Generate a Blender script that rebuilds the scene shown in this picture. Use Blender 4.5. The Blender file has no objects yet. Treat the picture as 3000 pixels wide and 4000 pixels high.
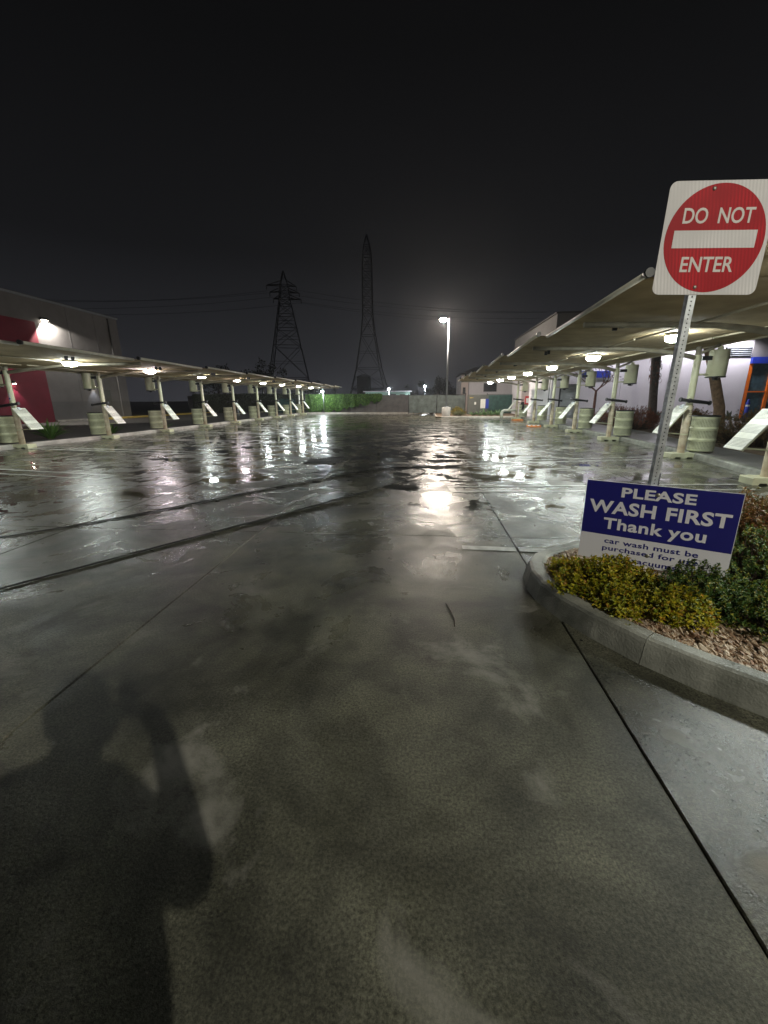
import bpy, bmesh, math, random
from mathutils import Vector, Matrix, Euler
random.seed(11)
PI = math.pi
S = bpy.context.scene
COL = S.collection

# ------------------------------------------------------------------ camera
CAM_H = 1.48
F_PX = 1600.0                                   # focal length in pixels of the 3000 x 4000 photograph
def _norm(v): return Vector(v).normalized()
_yc = _norm((1656-1500, 1557-2000, F_PX))       # lot axis (+Y) seen in camera axes (x right, y down, z forward)
_r = math.radians(-0.4)
_dn = _yc.cross(Vector((math.cos(_r), math.sin(_r), 0))).normalized()
if _dn.y < 0: _dn = -_dn
_xc = _dn.cross(_yc)
if _xc.x < 0: _xc = -_xc
_rows = (_xc, _yc, -_dn)
ax_x = Vector([r[0] for r in _rows]); ax_d = Vector([r[1] for r in _rows]); ax_f = Vector([r[2] for r in _rows])
cam_data = bpy.data.cameras.new('camera')
cam_data.sensor_fit = 'HORIZONTAL'; cam_data.sensor_width = 36.0
cam_data.lens = 36.0*F_PX/3000.0
cam_data.clip_start = 0.05; cam_data.clip_end = 2000
cam = bpy.data.objects.new('camera', cam_data); COL.objects.link(cam)
_m = Matrix((( ax_x.x, -ax_d.x, -ax_f.x, 0), (ax_x.y, -ax_d.y, -ax_f.y, 0), (ax_x.z, -ax_d.z, -ax_f.z, CAM_H), (0, 0, 0, 1)))
cam.matrix_world = _m
S.camera = cam
def ray(x, y): return ax_x*(x-1500) + ax_d*(y-2000) + ax_f*F_PX
def gnd(x, y, z=0.0):                            # the point of the plane at height z seen at a pixel
    d = ray(x, y); t = (z-CAM_H)/d.z
    return Vector((d.x*t, d.y*t, z))

# ------------------------------------------------------------------ night sky, exposure
W = bpy.data.worlds.new('World'); S.world = W; W.use_nodes = True
wn = W.node_tree.nodes; wl = W.node_tree.links
bg = wn['Background']
tc = wn.new('ShaderNodeTexCoord'); sp = wn.new('ShaderNodeSeparateXYZ'); wr = wn.new('ShaderNodeValToRGB')
wl.new(tc.outputs['Generated'], sp.inputs[0]); wl.new(sp.outputs['Z'], wr.inputs[0])
els = wr.color_ramp.elements
els[0].position = 0.0; els[0].color = (0.056, 0.057, 0.067, 1)
els[1].position = 1.0; els[1].color = (0.0036, 0.0036, 0.0039, 1)
e = els.new(0.10); e.color = (0.034, 0.035, 0.040, 1)
e = els.new(0.28); e.color = (0.0130, 0.0132, 0.0148, 1)
e = els.new(0.55); e.color = (0.0065, 0.0066, 0.0072, 1)
wl.new(wr.outputs[0], bg.inputs[0]); bg.inputs[1].default_value = 0.60
S.view_settings.view_transform = 'Standard'; S.view_settings.look = 'None'
S.view_settings.gamma = 1.0; S.view_settings.exposure = 0.0
S.view_settings.use_curve_mapping = False
S.render.engine = 'CYCLES'
S.cycles.use_denoising = True
S.cycles.max_bounces = 5; S.cycles.diffuse_bounces = 2; S.cycles.glossy_bounces = 3
S.cycles.use_adaptive_sampling = True; S.cycles.adaptive_threshold = 0.02
S.cycles.transparent_max_bounces = 8
S.cycles.sample_clamp_indirect = 6.0
S.cycles.caustics_reflective = False; S.cycles.caustics_refractive = False

# ------------------------------------------------------------------ materials
MATS = {}
def principled(name):
    m = bpy.data.materials.new(name); m.use_nodes = True
    return m, m.node_tree.nodes, m.node_tree.links, m.node_tree.nodes['Principled BSDF']
def mat(name, col, rough=0.5, metal=0.0, var=0.12, scale=6.0, bump=0.0, bscale=60.0, spec=0.5, emit=None, estr=0.0, dirt=None):
    """plain paint / metal / stone with a little tone variation, wear and fine relief"""
    if name in MATS: return MATS[name]
    m, n, l, b = principled(name)
    t = n.new('ShaderNodeTexCoord')
    nz = n.new('ShaderNodeTexNoise'); nz.inputs['Scale'].default_value = scale; nz.inputs['Detail'].default_value = 5
    l.new(t.outputs['Object'], nz.inputs['Vector'])
    rp = n.new('ShaderNodeValToRGB')
    rp.color_ramp.elements[0].position = 0.3; rp.color_ramp.elements[1].position = 0.72
    lo = [c*(1-var) for c in col]; hi = [min(1, c*(1+var)) for c in col]
    if dirt: lo = dirt
    rp.color_ramp.elements[0].color = (*lo, 1); rp.color_ramp.elements[1].color = (*hi, 1)
    l.new(nz.outputs[0], rp.inputs[0]); l.new(rp.outputs[0], b.inputs['Base Color'])
    b.inputs['Roughness'].default_value = rough; b.inputs['Metallic'].default_value = metal
    b.inputs['Specular IOR Level'].default_value = spec
    if bump > 0:
        n2 = n.new('ShaderNodeTexNoise'); n2.inputs['Scale'].default_value = bscale; n2.inputs['Detail'].default_value = 4
        l.new(t.outputs['Object'], n2.inputs['Vector'])
        bp = n.new('ShaderNodeBump'); bp.inputs['Strength'].default_value = bump; bp.inputs['Distance'].default_value = 0.01
        l.new(n2.outputs[0], bp.inputs['Height']); l.new(bp.outputs[0], b.inputs['Normal'])
    if emit:
        b.inputs['Emission Color'].default_value = (*emit, 1); b.inputs['Emission Strength'].default_value = estr
    MATS[name] = m
    return m

def math_node(n, l, op, a, b=None, clamp=False):
    q = n.new('ShaderNodeMath'); q.operation = op; q.use_clamp = clamp
    for i, v in enumerate((a, b)):
        if v is None: continue
        if isinstance(v, (int, float)): q.inputs[i].default_value = v
        else: l.new(v, q.inputs[i])
    return q.outputs[0]
def noise(n, l, vec, scale, detail=4, rough=0.55, dist=0.0):
    q = n.new('ShaderNodeTexNoise'); q.inputs['Scale'].default_value = scale
    q.inputs['Detail'].default_value = detail; q.inputs['Roughness'].default_value = rough
    q.inputs['Distortion'].default_value = dist
    l.new(vec, q.inputs['Vector']); return q.outputs[0]
def ramp(n, l, fac, p0, p1, c0=(0, 0, 0, 1), c1=(1, 1, 1, 1)):
    q = n.new('ShaderNodeValToRGB')
    q.color_ramp.elements[0].position = p0; q.color_ramp.elements[1].position = p1
    q.color_ramp.elements[0].color = c0; q.color_ramp.elements[1].color = c1
    l.new(fac, q.inputs[0]); return q.outputs[0]
def mixc(n, l, fac, a, b, typ='RGBA', blend='MIX'):
    q = n.new('ShaderNodeMix'); q.data_type = typ; q.blend_type = blend
    ia, ib, io = {'RGBA': (6, 7, 2), 'FLOAT': (2, 3, 0)}[typ]
    if isinstance(fac, (int, float)): q.inputs[0].default_value = fac
    else: l.new(fac, q.inputs[0])
    for i, v in ((ia, a), (ib, b)):
        if isinstance(v, (int, float)): q.inputs[i].default_value = v
        elif isinstance(v, tuple): q.inputs[i].default_value = v
        else: l.new(v, q.inputs[i])
    return q.outputs[io]

def wet_concrete(name='wet_concrete', gloss=0.0):
    """rain-wet broom-finished concrete: damp, a thin film, standing puddles and a few spots that have dried"""
    m, n, l, b = principled(name)
    g = n.new('ShaderNodeNewGeometry'); P = g.outputs['Position']
    oi = n.new('ShaderNodeObjectInfo')
    big = noise(n, l, P, 0.85, 6, 0.62, 0.6)
    mid = noise(n, l, P, 2.3, 6, 0.6, 0.3)
    fine = noise(n, l, P, 55 if gloss == 0 else 38, 4, 0.7)
    speck = noise(n, l, P, 85, 5, 0.8)
    grit = noise(n, l, P, 150, 3, 0.8)
    tone = ramp(n, l, big, 0.36, 0.66, (0.032, 0.033, 0.026, 1), (0.150, 0.150, 0.126, 1))
    tone2 = ramp(n, l, mid, 0.34, 0.70, (0.60, 0.60, 0.60, 1), (1.36, 1.35, 1.28, 1))
    c = mixc(n, l, 1.0, tone, tone2, blend='MULTIPLY')
    sl = ramp(n, l, oi.outputs['Random'], 0.0, 1.0, (0.82, 0.82, 0.82, 1), (1.14, 1.14, 1.12, 1))
    c = mixc(n, l, 1.0, c, sl, blend='MULTIPLY')
    gr = ramp(n, l, grit, 0.28, 0.75, (0.62, 0.62, 0.60, 1), (1.30, 1.28, 1.22, 1))
    c = mixc(n, l, 0.8, c, gr, blend='MULTIPLY')
    sk = ramp(n, l, speck, 0.38, 0.64, (0.36, 0.36, 0.35, 1), (1.75, 1.74, 1.66, 1))
    c = mixc(n, l, 0.85, c, sk, blend='MULTIPLY')
    on = noise(n, l, P, 3.7, 3, 0.5, 0.2)                  # old oil and tyre grime
    c = mixc(n, l, math_node(n, l, 'MULTIPLY', ramp(n, l, on, 0.60, 0.72), 0.6), c, (0.022, 0.021, 0.018, 1))
    vo = n.new('ShaderNodeTexVoronoi'); vo.inputs['Scale'].default_value = 2.6; l.new(P, vo.inputs['Vector'])
    c = mixc(n, l, math_node(n, l, 'LESS_THAN', vo.outputs['Distance'], 0.035), c, (0.016, 0.016, 0.015, 1))   # flattened gum
    # dried spots, pale with crisp edges
    md = n.new('ShaderNodeMapping'); md.inputs['Location'].default_value = (1.9, 0.9, 0.0); l.new(P, md.inputs['Vector'])
    dn = noise(n, l, md.outputs[0], 1.5, 5, 0.6, 0.5)
    dry = math_node(n, l, 'MULTIPLY', ramp(n, l, dn, 0.575, 0.68), 0.8)
    c = mixc(n, l, dry, c, (0.25, 0.24, 0.21, 1))
    # standing water
    mp = n.new('ShaderNodeMapping'); mp.inputs['Scale'].default_value = (0.8, 1.0, 1.0); mp.inputs['Location'].default_value = (3.1, 1.7, 0)
    l.new(P, mp.inputs['Vector'])
    pn = noise(n, l, mp.outputs[0], 1.7, 5, 0.6, 0.8)
    lay = noise(n, l, P, 0.16, 2, 0.5)                     # where the slabs are low
    sxyz = n.new('ShaderNodeSeparateXYZ'); l.new(P, sxyz.inputs[0])
    slope = n.new('ShaderNodeMapRange'); slope.inputs[1].default_value = 2.5; slope.inputs[2].default_value = 8.0
    slope.inputs[3].default_value = -0.20; slope.inputs[4].default_value = 0.055   # the lot falls away from the entrance, water gathers further in
    l.new(sxyz.outputs['Y'], slope.inputs[0])
    slope2 = n.new('ShaderNodeMapRange'); slope2.inputs[1].default_value = 1.0; slope2.inputs[2].default_value = 4.5
    slope2.inputs[3].default_value = -0.09+gloss; slope2.inputs[4].default_value = 0.08+gloss
    l.new(sxyz.outputs['Y'], slope2.inputs[0])
    pa = math_node(n, l, 'ADD', pn, math_node(n, l, 'MULTIPLY', math_node(n, l, 'SUBTRACT', lay, 0.5), 0.35))
    pa = math_node(n, l, 'ADD', pa, slope.outputs[0])
    pud = ramp(n, l, pa, 0.55, 0.62)
    film = ramp(n, l, math_node(n, l, 'ADD', noise(n, l, P, 1.3, 6, 0.65, 0.8), slope2.outputs[0]), 0.36, 0.66)
    c = mixc(n, l, pud, c, mixc(n, l, 1.0, c, (0.62, 0.62, 0.62, 1), blend='MULTIPLY'))
    l.new(c, b.inputs['Base Color'])
    r = mixc(n, l, film, 0.48, 0.20+gloss*0.05, 'FLOAT')
    r = mixc(n, l, dry, r, 0.62, 'FLOAT')
    r = mixc(n, l, pud, r, 0.055+gloss*0.45, 'FLOAT')
    l.new(r, b.inputs['Roughness'])
    b.inputs['IOR'].default_value = 1.36
    b.inputs['Specular IOR Level'].default_value = 0.75
    h = math_node(n, l, 'ADD', math_node(n, l, 'MULTIPLY', fine, 0.7), math_node(n, l, 'MULTIPLY', grit, 0.5))
    st = mixc(n, l, pud, 0.60, 0.02+gloss*1.1, 'FLOAT')
    bp = n.new('ShaderNodeBump'); bp.inputs['Distance'].default_value = 0.004
    l.new(st, bp.inputs['Strength']); l.new(h, bp.inputs['Height'])
    # long low waves left by the screed
    wv = noise(n, l, P, 5.5, 4, 0.6)
    b2 = n.new('ShaderNodeBump'); b2.inputs['Distance'].default_value = 0.006; b2.inputs['Strength'].default_value = 0.12
    l.new(wv, b2.inputs['Height']); l.new(bp.outputs[0], b2.inputs['Normal'])
    l.new(b2.outputs[0], b.inputs['Normal'])
    MATS[name] = m
    return m
M_WET = wet_concrete(); M_WET_SMOOTH = wet_concrete('wet_concrete_smooth', 0.32)

def perforated(name, col, kind):
    """painted sheet steel with bands of small punched holes"""
    m, n, l, b = principled(name)
    t = n.new('ShaderNodeTexCoord'); s = n.new('ShaderNodeSeparateXYZ'); l.new(t.outputs['Object'], s.inputs[0])
    if kind == 'barrel':
        u = math_node(n, l, 'MULTIPLY', math_node(n, l, 'ARCTAN2', s.outputs['Y'], s.outputs['X']), 0.285)
        v = s.outputs['Z']; pitch = 0.030; lo, per, fr = 0.045, 0.275, 0.70
    else:
        u = s.outputs['Y']; v = s.outputs['Z']; pitch = 0.026; lo, per, fr = 0.05, 0.285, 0.62
    fu = math_node(n, l, 'ABSOLUTE', math_node(n, l, 'SUBTRACT', math_node(n, l, 'FRACT', math_node(n, l, 'DIVIDE', u, pitch)), 0.5))
    fv = math_node(n, l, 'ABSOLUTE', math_node(n, l, 'SUBTRACT', math_node(n, l, 'FRACT', math_node(n, l, 'DIVIDE', v, pitch)), 0.5))
    hole = math_node(n, l, 'LESS_THAN', math_node(n, l, 'MAXIMUM', fu, fv), 0.27)
    band = math_node(n, l, 'LESS_THAN', math_node(n, l, 'FRACT', math_node(n, l, 'DIVIDE', math_node(n, l, 'SUBTRACT', v, lo), per)), fr)
    msk = math_node(n, l, 'MULTIPLY', hole, band)
    nz = noise(n, l, t.outputs['Object'], 7, 5)
    c = ramp(n, l, nz, 0.3, 0.75, tuple(x*0.82 for x in col)+(1,), tuple(x*1.05 for x in col)+(1,))
    l.new(mixc(n, l, msk, c, (0.05, 0.05, 0.035, 1)), b.inputs['Base Color'])
    b.inputs['Roughness'].default_value = 0.42
    MATS[name] = m
    return m
CREAM = (0.64, 0.66, 0.45)
mat('cream', CREAM, 0.42, var=0.10, scale=3.0, dirt=(0.50, 0.48, 0.34), bump=0.05, bscale=40)
mat('cream_worn', (0.62, 0.57, 0.42), 0.5, var=0.15, scale=5, dirt=(0.40, 0.30, 0.20))
perforated('cream_perf', CREAM, 'barrel'); perforated('board_perf', (0.78, 0.79, 0.70), 'board')
mat('black_rubber', (0.012, 0.012, 0.013), 0.42, var=0.3)
mat('black_plastic', (0.02, 0.02, 0.022), 0.35, var=0.3)
mat('clip_white', (0.72, 0.76, 0.80), 0.35)
mat('fabric', (0.42, 0.33, 0.185), 0.85, var=0.16, scale=2.2, bump=0.25, bscale=90, dirt=(0.33, 0.255, 0.14))
mat('tube_white', (0.72, 0.70, 0.60), 0.4)
mat('purlin', (0.42, 0.37, 0.26), 0.5)
mat('arm_paint', (0.34, 0.31, 0.23), 0.5, dirt=(0.22, 0.2, 0.15))
mat('galv', (0.42, 0.44, 0.46), 0.42, metal=0.55, var=0.25, scale=30, bump=0.1, bscale=120)
mat('hole_dark', (0.006, 0.006, 0.006), 0.8)
mat('steel_bolt', (0.38, 0.36, 0.32), 0.45, metal=0.8)
mat('kerb', (0.30, 0.30, 0.265), 0.42, var=0.25, scale=4.5, bump=0.45, bscale=90, dirt=(0.115, 0.12, 0.10))
mat('kerb_pale', (0.42, 0.40, 0.37), 0.5, var=0.2, scale=3.2, bump=0.2, bscale=80, dirt=(0.28, 0.26, 0.23))
mat('sidewalk', (0.26, 0.255, 0.25), 0.30, var=0.25, scale=0.7, bump=0.15, bscale=60, dirt=(0.17, 0.165, 0.16))
mat('alley', (0.060, 0.058, 0.055), 0.7, var=0.35, scale=1.2, bump=0.3, bscale=40)
mat('asphalt', (0.040, 0.040, 0.040), 0.65, var=0.3, scale=0.4, bump=0.3, bscale=40)
mat('joint', (0.012, 0.012, 0.011), 0.5)
mat('soil', (0.16, 0.115, 0.075), 0.85, var=0.4, scale=5, bump=0.5, bscale=30)
mat('line_paint', (0.52, 0.52, 0.50), 0.35, var=0.25, scale=9, dirt=(0.27, 0.27, 0.25), bump=0.15, bscale=120)
mat('yellow_paint', (0.50, 0.36, 0.06), 0.5, var=0.3)
mat('wall_grey', (0.165, 0.16, 0.163), 0.85, var=0.10, scale=1.5, bump=0.35, bscale=70)
mat('wall_grey_dark', (0.13, 0.13, 0.134), 0.85, var=0.10, scale=1.5, bump=0.35, bscale=70)
mat('wall_magenta', (0.17, 0.009, 0.028), 0.75, var=0.10, scale=1.5, bump=0.3, bscale=70)
mat('wall_white', (0.68, 0.66, 0.70), 0.8, var=0.06, scale=0.9, bump=0.15, bscale=50)
mat('wall_pink', (0.58, 0.50, 0.47), 0.8, var=0.06, scale=0.9)
mat('wall_block', (0.12, 0.118, 0.12), 0.85, var=0.25, scale=2.0, bump=0.4, bscale=30)
mat('wall_green', (0.42, 0.62, 0.54), 0.8, var=0.05)
mat('roof_dark', (0.05, 0.05, 0.055), 0.7)
mat('blue_paint', (0.015, 0.035, 0.33), 0.45)
mat('orange_paint', (0.72, 0.16, 0.015), 0.4)
mat('grey_metal', (0.22, 0.24, 0.26), 0.5, metal=0.2)
mat('dark_metal', (0.035, 0.037, 0.04), 0.5, metal=0.3)
mat('shutter', (0.36, 0.40, 0.40), 0.45, metal=0.2)
mat('glass_dark', (0.05, 0.09, 0.11), 0.05, spec=0.8, var=0.3)
mat('window_dark', (0.045, 0.045, 0.05), 0.12, var=0.3)
mat('green_mesh', (0.030, 0.075, 0.068), 0.8, var=0.35, scale=3, bump=0.4, bscale=50)
mat('grey_mesh', (0.085, 0.105, 0.100), 0.8, var=0.4, scale=2.5, bump=0.4, bscale=50)
mat('cabinet', (0.085, 0.090, 0.082), 0.6, var=0.15)
mat('paper_white', (0.72, 0.72, 0.70), 0.6, var=0.05)
mat('pipe_white', (0.70, 0.70, 0.62), 0.35)
mat('orange_rubber', (0.62, 0.20, 0.035), 0.55, var=0.25, scale=14)
mat('red_box', (0.45, 0.03, 0.03), 0.4)
mat('pylon', (0.012, 0.012, 0.013), 0.7)
mat('wire', (0.010, 0.010, 0.010), 0.7)
mat('conc_base', (0.42, 0.41, 0.39), 0.7, var=0.15, scale=4, bump=0.3, bscale=40)
mat('bark', (0.16, 0.105, 0.065), 0.85, var=0.4, scale=9, bump=0.8, bscale=30)
mat('bark_dark', (0.075, 0.06, 0.055), 0.85, var=0.4, scale=9, bump=0.8, bscale=30)
mat('bark_red', (0.17, 0.075, 0.06), 0.8, var=0.3, scale=9, bump=0.5, bscale=30)
mat('twig', (0.055, 0.035, 0.022), 0.8)
mat('skin', (0.50, 0.32, 0.24), 0.5); mat('jacket', (0.02, 0.02, 0.024), 0.8); mat('hair', (0.02, 0.015, 0.012), 0.6)

def leaf_mat(name, stops, rough=0.45, trans=0.25):
    """leaves whose tint changes from leaf to leaf"""
    m, n, l, b = principled(name)
    g = n.new('ShaderNodeNewGeometry')
    q = n.new('ShaderNodeValToRGB'); cr = q.color_ramp
    while len(cr.elements) < len(stops): cr.elements.new(0.5)
    for e_, (p, c) in zip(cr.elements, stops): e_.position = p; e_.color = (*c, 1)
    l.new(g.outputs['Random Per Island'], q.inputs[0])
    l.new(q.outputs[0], b.inputs['Base Color'])
    b.inputs['Roughness'].default_value = rough
    tr = n.new('ShaderNodeBsdfTranslucent'); l.new(q.outputs[0], tr.inputs['Color'])
    mx = n.new('ShaderNodeMixShader'); mx.inputs[0].default_value = trans
    l.new(b.outputs[0], mx.inputs[1]); l.new(tr.outputs[0], mx.inputs[2])
    l.new(mx.outputs[0], n['Material Output'].inputs['Surface'])
    MATS[name] = m; return m
leaf_mat('leaf_gold', [(0.0, (0.13, 0.18, 0.015)), (0.45, (0.34, 0.33, 0.018)), (0.8, (0.52, 0.42, 0.022)), (1.0, (0.46, 0.22, 0.03))])
leaf_mat('leaf_green', [(0.0, (0.035, 0.085, 0.016)), (0.5, (0.065, 0.13, 0.022)), (0.82, (0.17, 0.21, 0.03)), (1.0, (0.34, 0.29, 0.03))])
leaf_mat('leaf_rust', [(0.0, (0.07, 0.08, 0.015)), (0.35, (0.16, 0.085, 0.02)), (0.7, (0.24, 0.085, 0.03)), (1.0, (0.20, 0.15, 0.03))])
leaf_mat('leaf_hedge_red', [(0.0, (0.12, 0.03, 0.015)), (0.5, (0.20, 0.050, 0.02)), (1.0, (0.16, 0.09, 0.03))])
leaf_mat('leaf_hedge_olive', [(0.0, (0.06, 0.065, 0.02)), (0.6, (0.12, 0.085, 0.025)), (1.0, (0.20, 0.085, 0.03))])
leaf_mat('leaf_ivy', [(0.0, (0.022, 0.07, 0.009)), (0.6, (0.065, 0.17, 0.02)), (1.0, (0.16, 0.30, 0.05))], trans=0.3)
leaf_mat('leaf_ivy_unlit', [(0.0, (0.018, 0.026, 0.012)), (1.0, (0.040, 0.055, 0.022))])  # darker copy of the ivy greens, lack of light put into the colour
leaf_mat('leaf_strap', [(0.0, (0.06, 0.14, 0.02)), (0.6, (0.11, 0.24, 0.045)), (1.0, (0.20, 0.32, 0.08))])
leaf_mat('leaf_flax', [(0.0, (0.03, 0.045, 0.028)), (1.0, (0.06, 0.075, 0.045))])
leaf_mat('leaf_pale', [(0.0, (0.10, 0.19, 0.08)), (0.6, (0.16, 0.28, 0.12)), (1.0, (0.24, 0.34, 0.17))])
leaf_mat('leaf_yellow', [(0.0, (0.13, 0.12, 0.015)), (1.0, (0.32, 0.24, 0.02))])
leaf_mat('leaf_grey', [(0.0, (0.13, 0.15, 0.07)), (1.0, (0.24, 0.25, 0.13))])
leaf_mat('leaf_night', [(0.0, (0.020, 0.024, 0.016)), (1.0, (0.040, 0.046, 0.028))])
def gravel_mat():
    m, n, l, b = principled('gravel')
    g = n.new('ShaderNodeNewGeometry')
    q = n.new('ShaderNodeValToRGB'); cr = q.color_ramp
    st = [(0, (0.30, 0.18, 0.11)), (0.3, (0.48, 0.34, 0.23)), (0.6, (0.62, 0.48, 0.34)), (0.85, (0.70, 0.60, 0.48)), (1, (0.40, 0.26, 0.19))]
    while len(cr.elements) < len(st): cr.elements.new(0.5)
    for e_, (p, c) in zip(cr.elements, st): e_.position = p; e_.color = (*c, 1)
    l.new(g.outputs['Random Per Island'], q.inputs[0]); l.new(q.outputs[0], b.inputs['Base Color'])
    b.inputs['Roughness'].default_value = 0.6
    MATS['gravel'] = m
gravel_mat()
def sign_mat(name, col, stripe=0.10):
    """retroreflective sheeting: faint slanting sheen bands painted into the base colour"""
    m, n, l, b = principled(name)
    t = n.new('ShaderNodeTexCoord')
    w = n.new('ShaderNodeTexWave'); w.inputs['Scale'].default_value = 16; w.inputs['Distortion'].default_value = 1.2
    w.bands_direction = 'X'
    mp = n.new('ShaderNodeMapping'); mp.inputs['Rotation'].default_value = (0, 0.16, 0)
    l.new(t.outputs['Object'], mp.inputs[0]); l.new(mp.outputs[0], w.inputs[0])
    nz = noise(n, l, t.outputs['Object'], 3, 2)
    k = math_node(n, l, 'MULTIPLY', w.outputs['Fac'], ramp(n, l, nz, 0.4, 0.65))
    c = mixc(n, l, k, tuple(x*(1-stripe) for x in col)+(1,), tuple(min(1, x*(1+stripe*1.6)) for x in col)+(1,))
    l.new(c, b.inputs['Base Color']); b.inputs['Roughness'].default_value = 0.55; b.inputs['Specular IOR Level'].default_value = 0.15
    MATS[name] = m
sign_mat('sign_white', (0.66, 0.64, 0.65)); sign_mat('sign_red', (0.40, 0.008, 0.016), 0.22)
mat('sign_letter', (0.66, 0.62, 0.60), 0.6, spec=0.2, var=0.05)
mat('coro_white', (0.70, 0.69, 0.74), 0.45, var=0.04, scale=3)
mat('coro_blue', (0.012, 0.012, 0.16), 0.40, var=0.10, scale=2)
def emitter(name, col, s):
    m, n, l, b = principled(name)
    b.inputs['Base Color'].default_value = (0.8, 0.8, 0.8, 1)
    b.inputs['Emission Color'].default_value = (*col, 1); b.inputs['Emission Strength'].default_value = s
    MATS[name] = m
emitter('lens_cool', (0.92, 1.0, 0.94), 270); emitter('diffuser_cool', (0.92, 1.0, 0.96), 145)
emitter('lens_pinkish', (1.0, 0.88, 0.90), 270); emitter('diffuser_pinkish', (1.0, 0.88, 0.92), 145)
emitter('lens_pole', (1.0, 0.87, 0.74), 2500)
emitter('lens_flood', (0.88, 0.95, 1.0), 1500)
emitter('lens_wall', (1.0, 0.90, 0.74), 60)

# ------------------------------------------------------------------ mesh helpers
class MB:
    """collects geometry; build() links it as ONE mesh object"""
    def __init__(s): s.v = []; s.f = []; s.sm = []
    def add(s, vs, fs, smooth=False):
        o = len(s.v); s.v += [tuple(v) for v in vs]
        s.f += [tuple(i+o for i in f) for f in fs]; s.sm += [smooth]*len(fs)
        return s
    def box(s, c, size, rot=None, bev=0.0):
        hx, hy, hz = size[0]/2, size[1]/2, size[2]/2
        if bev > 0:
            q = []
            for z, k in ((-hz, bev), (-hz+bev, 0), (hz-bev, 0), (hz, bev)):
                x, y = hx-k, hy-k; b2 = bev
                q.append([(-x+b2, -y, z), (x-b2, -y, z), (x, -y+b2, z), (x, y-b2, z), (x-b2, y, z), (-x+b2, y, z), (-x, y-b2, z), (-x, -y+b2, z)])
            vs = [p for r in q for p in r]; fs = [tuple(range(7, -1, -1)), tuple(range(24, 32))]
            for i in range(3):
                for j in range(8): fs.append((i*8+j, i*8+(j+1) % 8, (i+1)*8+(j+1) % 8, (i+1)*8+j))
        else:
            vs = [(x, y, z) for z in (-hz, hz) for x, y in ((-hx, -hy), (hx, -hy), (hx, hy), (-hx, hy))]
            fs = [(3, 2, 1, 0), (4, 5, 6, 7), (0, 1, 5, 4), (1, 2, 6, 5), (2, 3, 7, 6), (3, 0, 4, 7)]
        if rot is not None: vs = [rot @ Vector(v) for v in vs]
        return s.add([(v[0]+c[0], v[1]+c[1], v[2]+c[2]) for v in vs], fs)
    def tube(s, pts, rad, n=10, caps=True, smooth=True):
        pts = [Vector(p) for p in pts]; m = len(pts)
        rr = rad if isinstance(rad, (list, tuple)) else [rad]*m
        vs = []; fs = []
        up = None
        for i, p in enumerate(pts):
            d = (pts[min(i+1, m-1)]-pts[max(i-1, 0)]).normalized()
            if up is None:
                a = Vector((0, 0, 1)) if abs(d.z) < 0.9 else Vector((1, 0, 0))
                u = d.cross(a).normalized()
            else:
                u = (up-d*up.dot(d)).normalized()
            up = u; w = d.cross(u)
            for k in range(n):
                t = 2*PI*k/n
                vs.append(p+(u*math.cos(t)+w*math.sin(t))*rr[i])
        for i in range(m-1):
            for k in range(n):
                fs.append((i*n+k, i*n+(k+1) % n, (i+1)*n+(k+1) % n, (i+1)*n+k))
        s.add(vs, fs, smooth)
        if caps:
            o = len(s.v)-len(vs)
            s.f.append(tuple(o+k for k in range(n-1, -1, -1))); s.sm.append(False)
            s.f.append(tuple(o+(m-1)*n+k for k in range(n))); s.sm.append(False)
        return s
    def lathe(s, prof, c=(0, 0, 0), n=24, smooth=True, close=False):
        vs = []; fs = []
        for r, z in prof:
            for k in range(n):
                t = 2*PI*k/n; vs.append((c[0]+r*math.cos(t), c[1]+r*math.sin(t), c[2]+z))
        for i in range(len(prof)-1):
            for k in range(n): fs.append((i*n+k, i*n+(k+1) % n, (i+1)*n+(k+1) % n, (i+1)*n+k))
        return s.add(vs, fs, smooth)
    def prism(s, poly, z0, z1):
        k = len(poly)
        vs = [(x, y, z0) for x, y in poly]+[(x, y, z1) for x, y in poly]
        fs = [tuple(range(k-1, -1, -1)), tuple(range(k, 2*k))]+[(i, (i+1) % k, (i+1) % k+k, i+k) for i in range(k)]
        return s.add(vs, fs)
    def build(s, name, m, parent=None, loc=None):
        me = bpy.data.meshes.new(name); me.from_pydata(s.v, [], s.f)
        me.polygons.foreach_set('use_smooth', s.sm); me.update()
        me.materials.append(MATS[m] if isinstance(m, str) else m)
        o = bpy.data.objects.new(name, me); COL.objects.link(o)
        if parent is not None: o.parent = parent
        if loc is not None: o.location = loc
        return o
def tag(o, label=None, cat=None, group=None, kind=None):
    if label: o['label'] = label
    if cat: o['category'] = cat
    if group: o['group'] = group
    if kind: o['kind'] = kind
    return o
def thing(name, loc, label, cat, group=None, rz=0.0):
    o = bpy.data.objects.new(name, None); COL.objects.link(o); o.empty_display_size = 0.1
    o.location = loc; o.rotation_euler = (0, 0, rz)
    return tag(o, label, cat, group)
def struct(o): o['kind'] = 'structure'; return o
def copy_tree(o, parent=None):
    c = o.copy(); COL.objects.link(c)
    if parent is not None: c.parent = parent
    for ch in list(o.children): copy_tree(ch, c)
    return c
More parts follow.
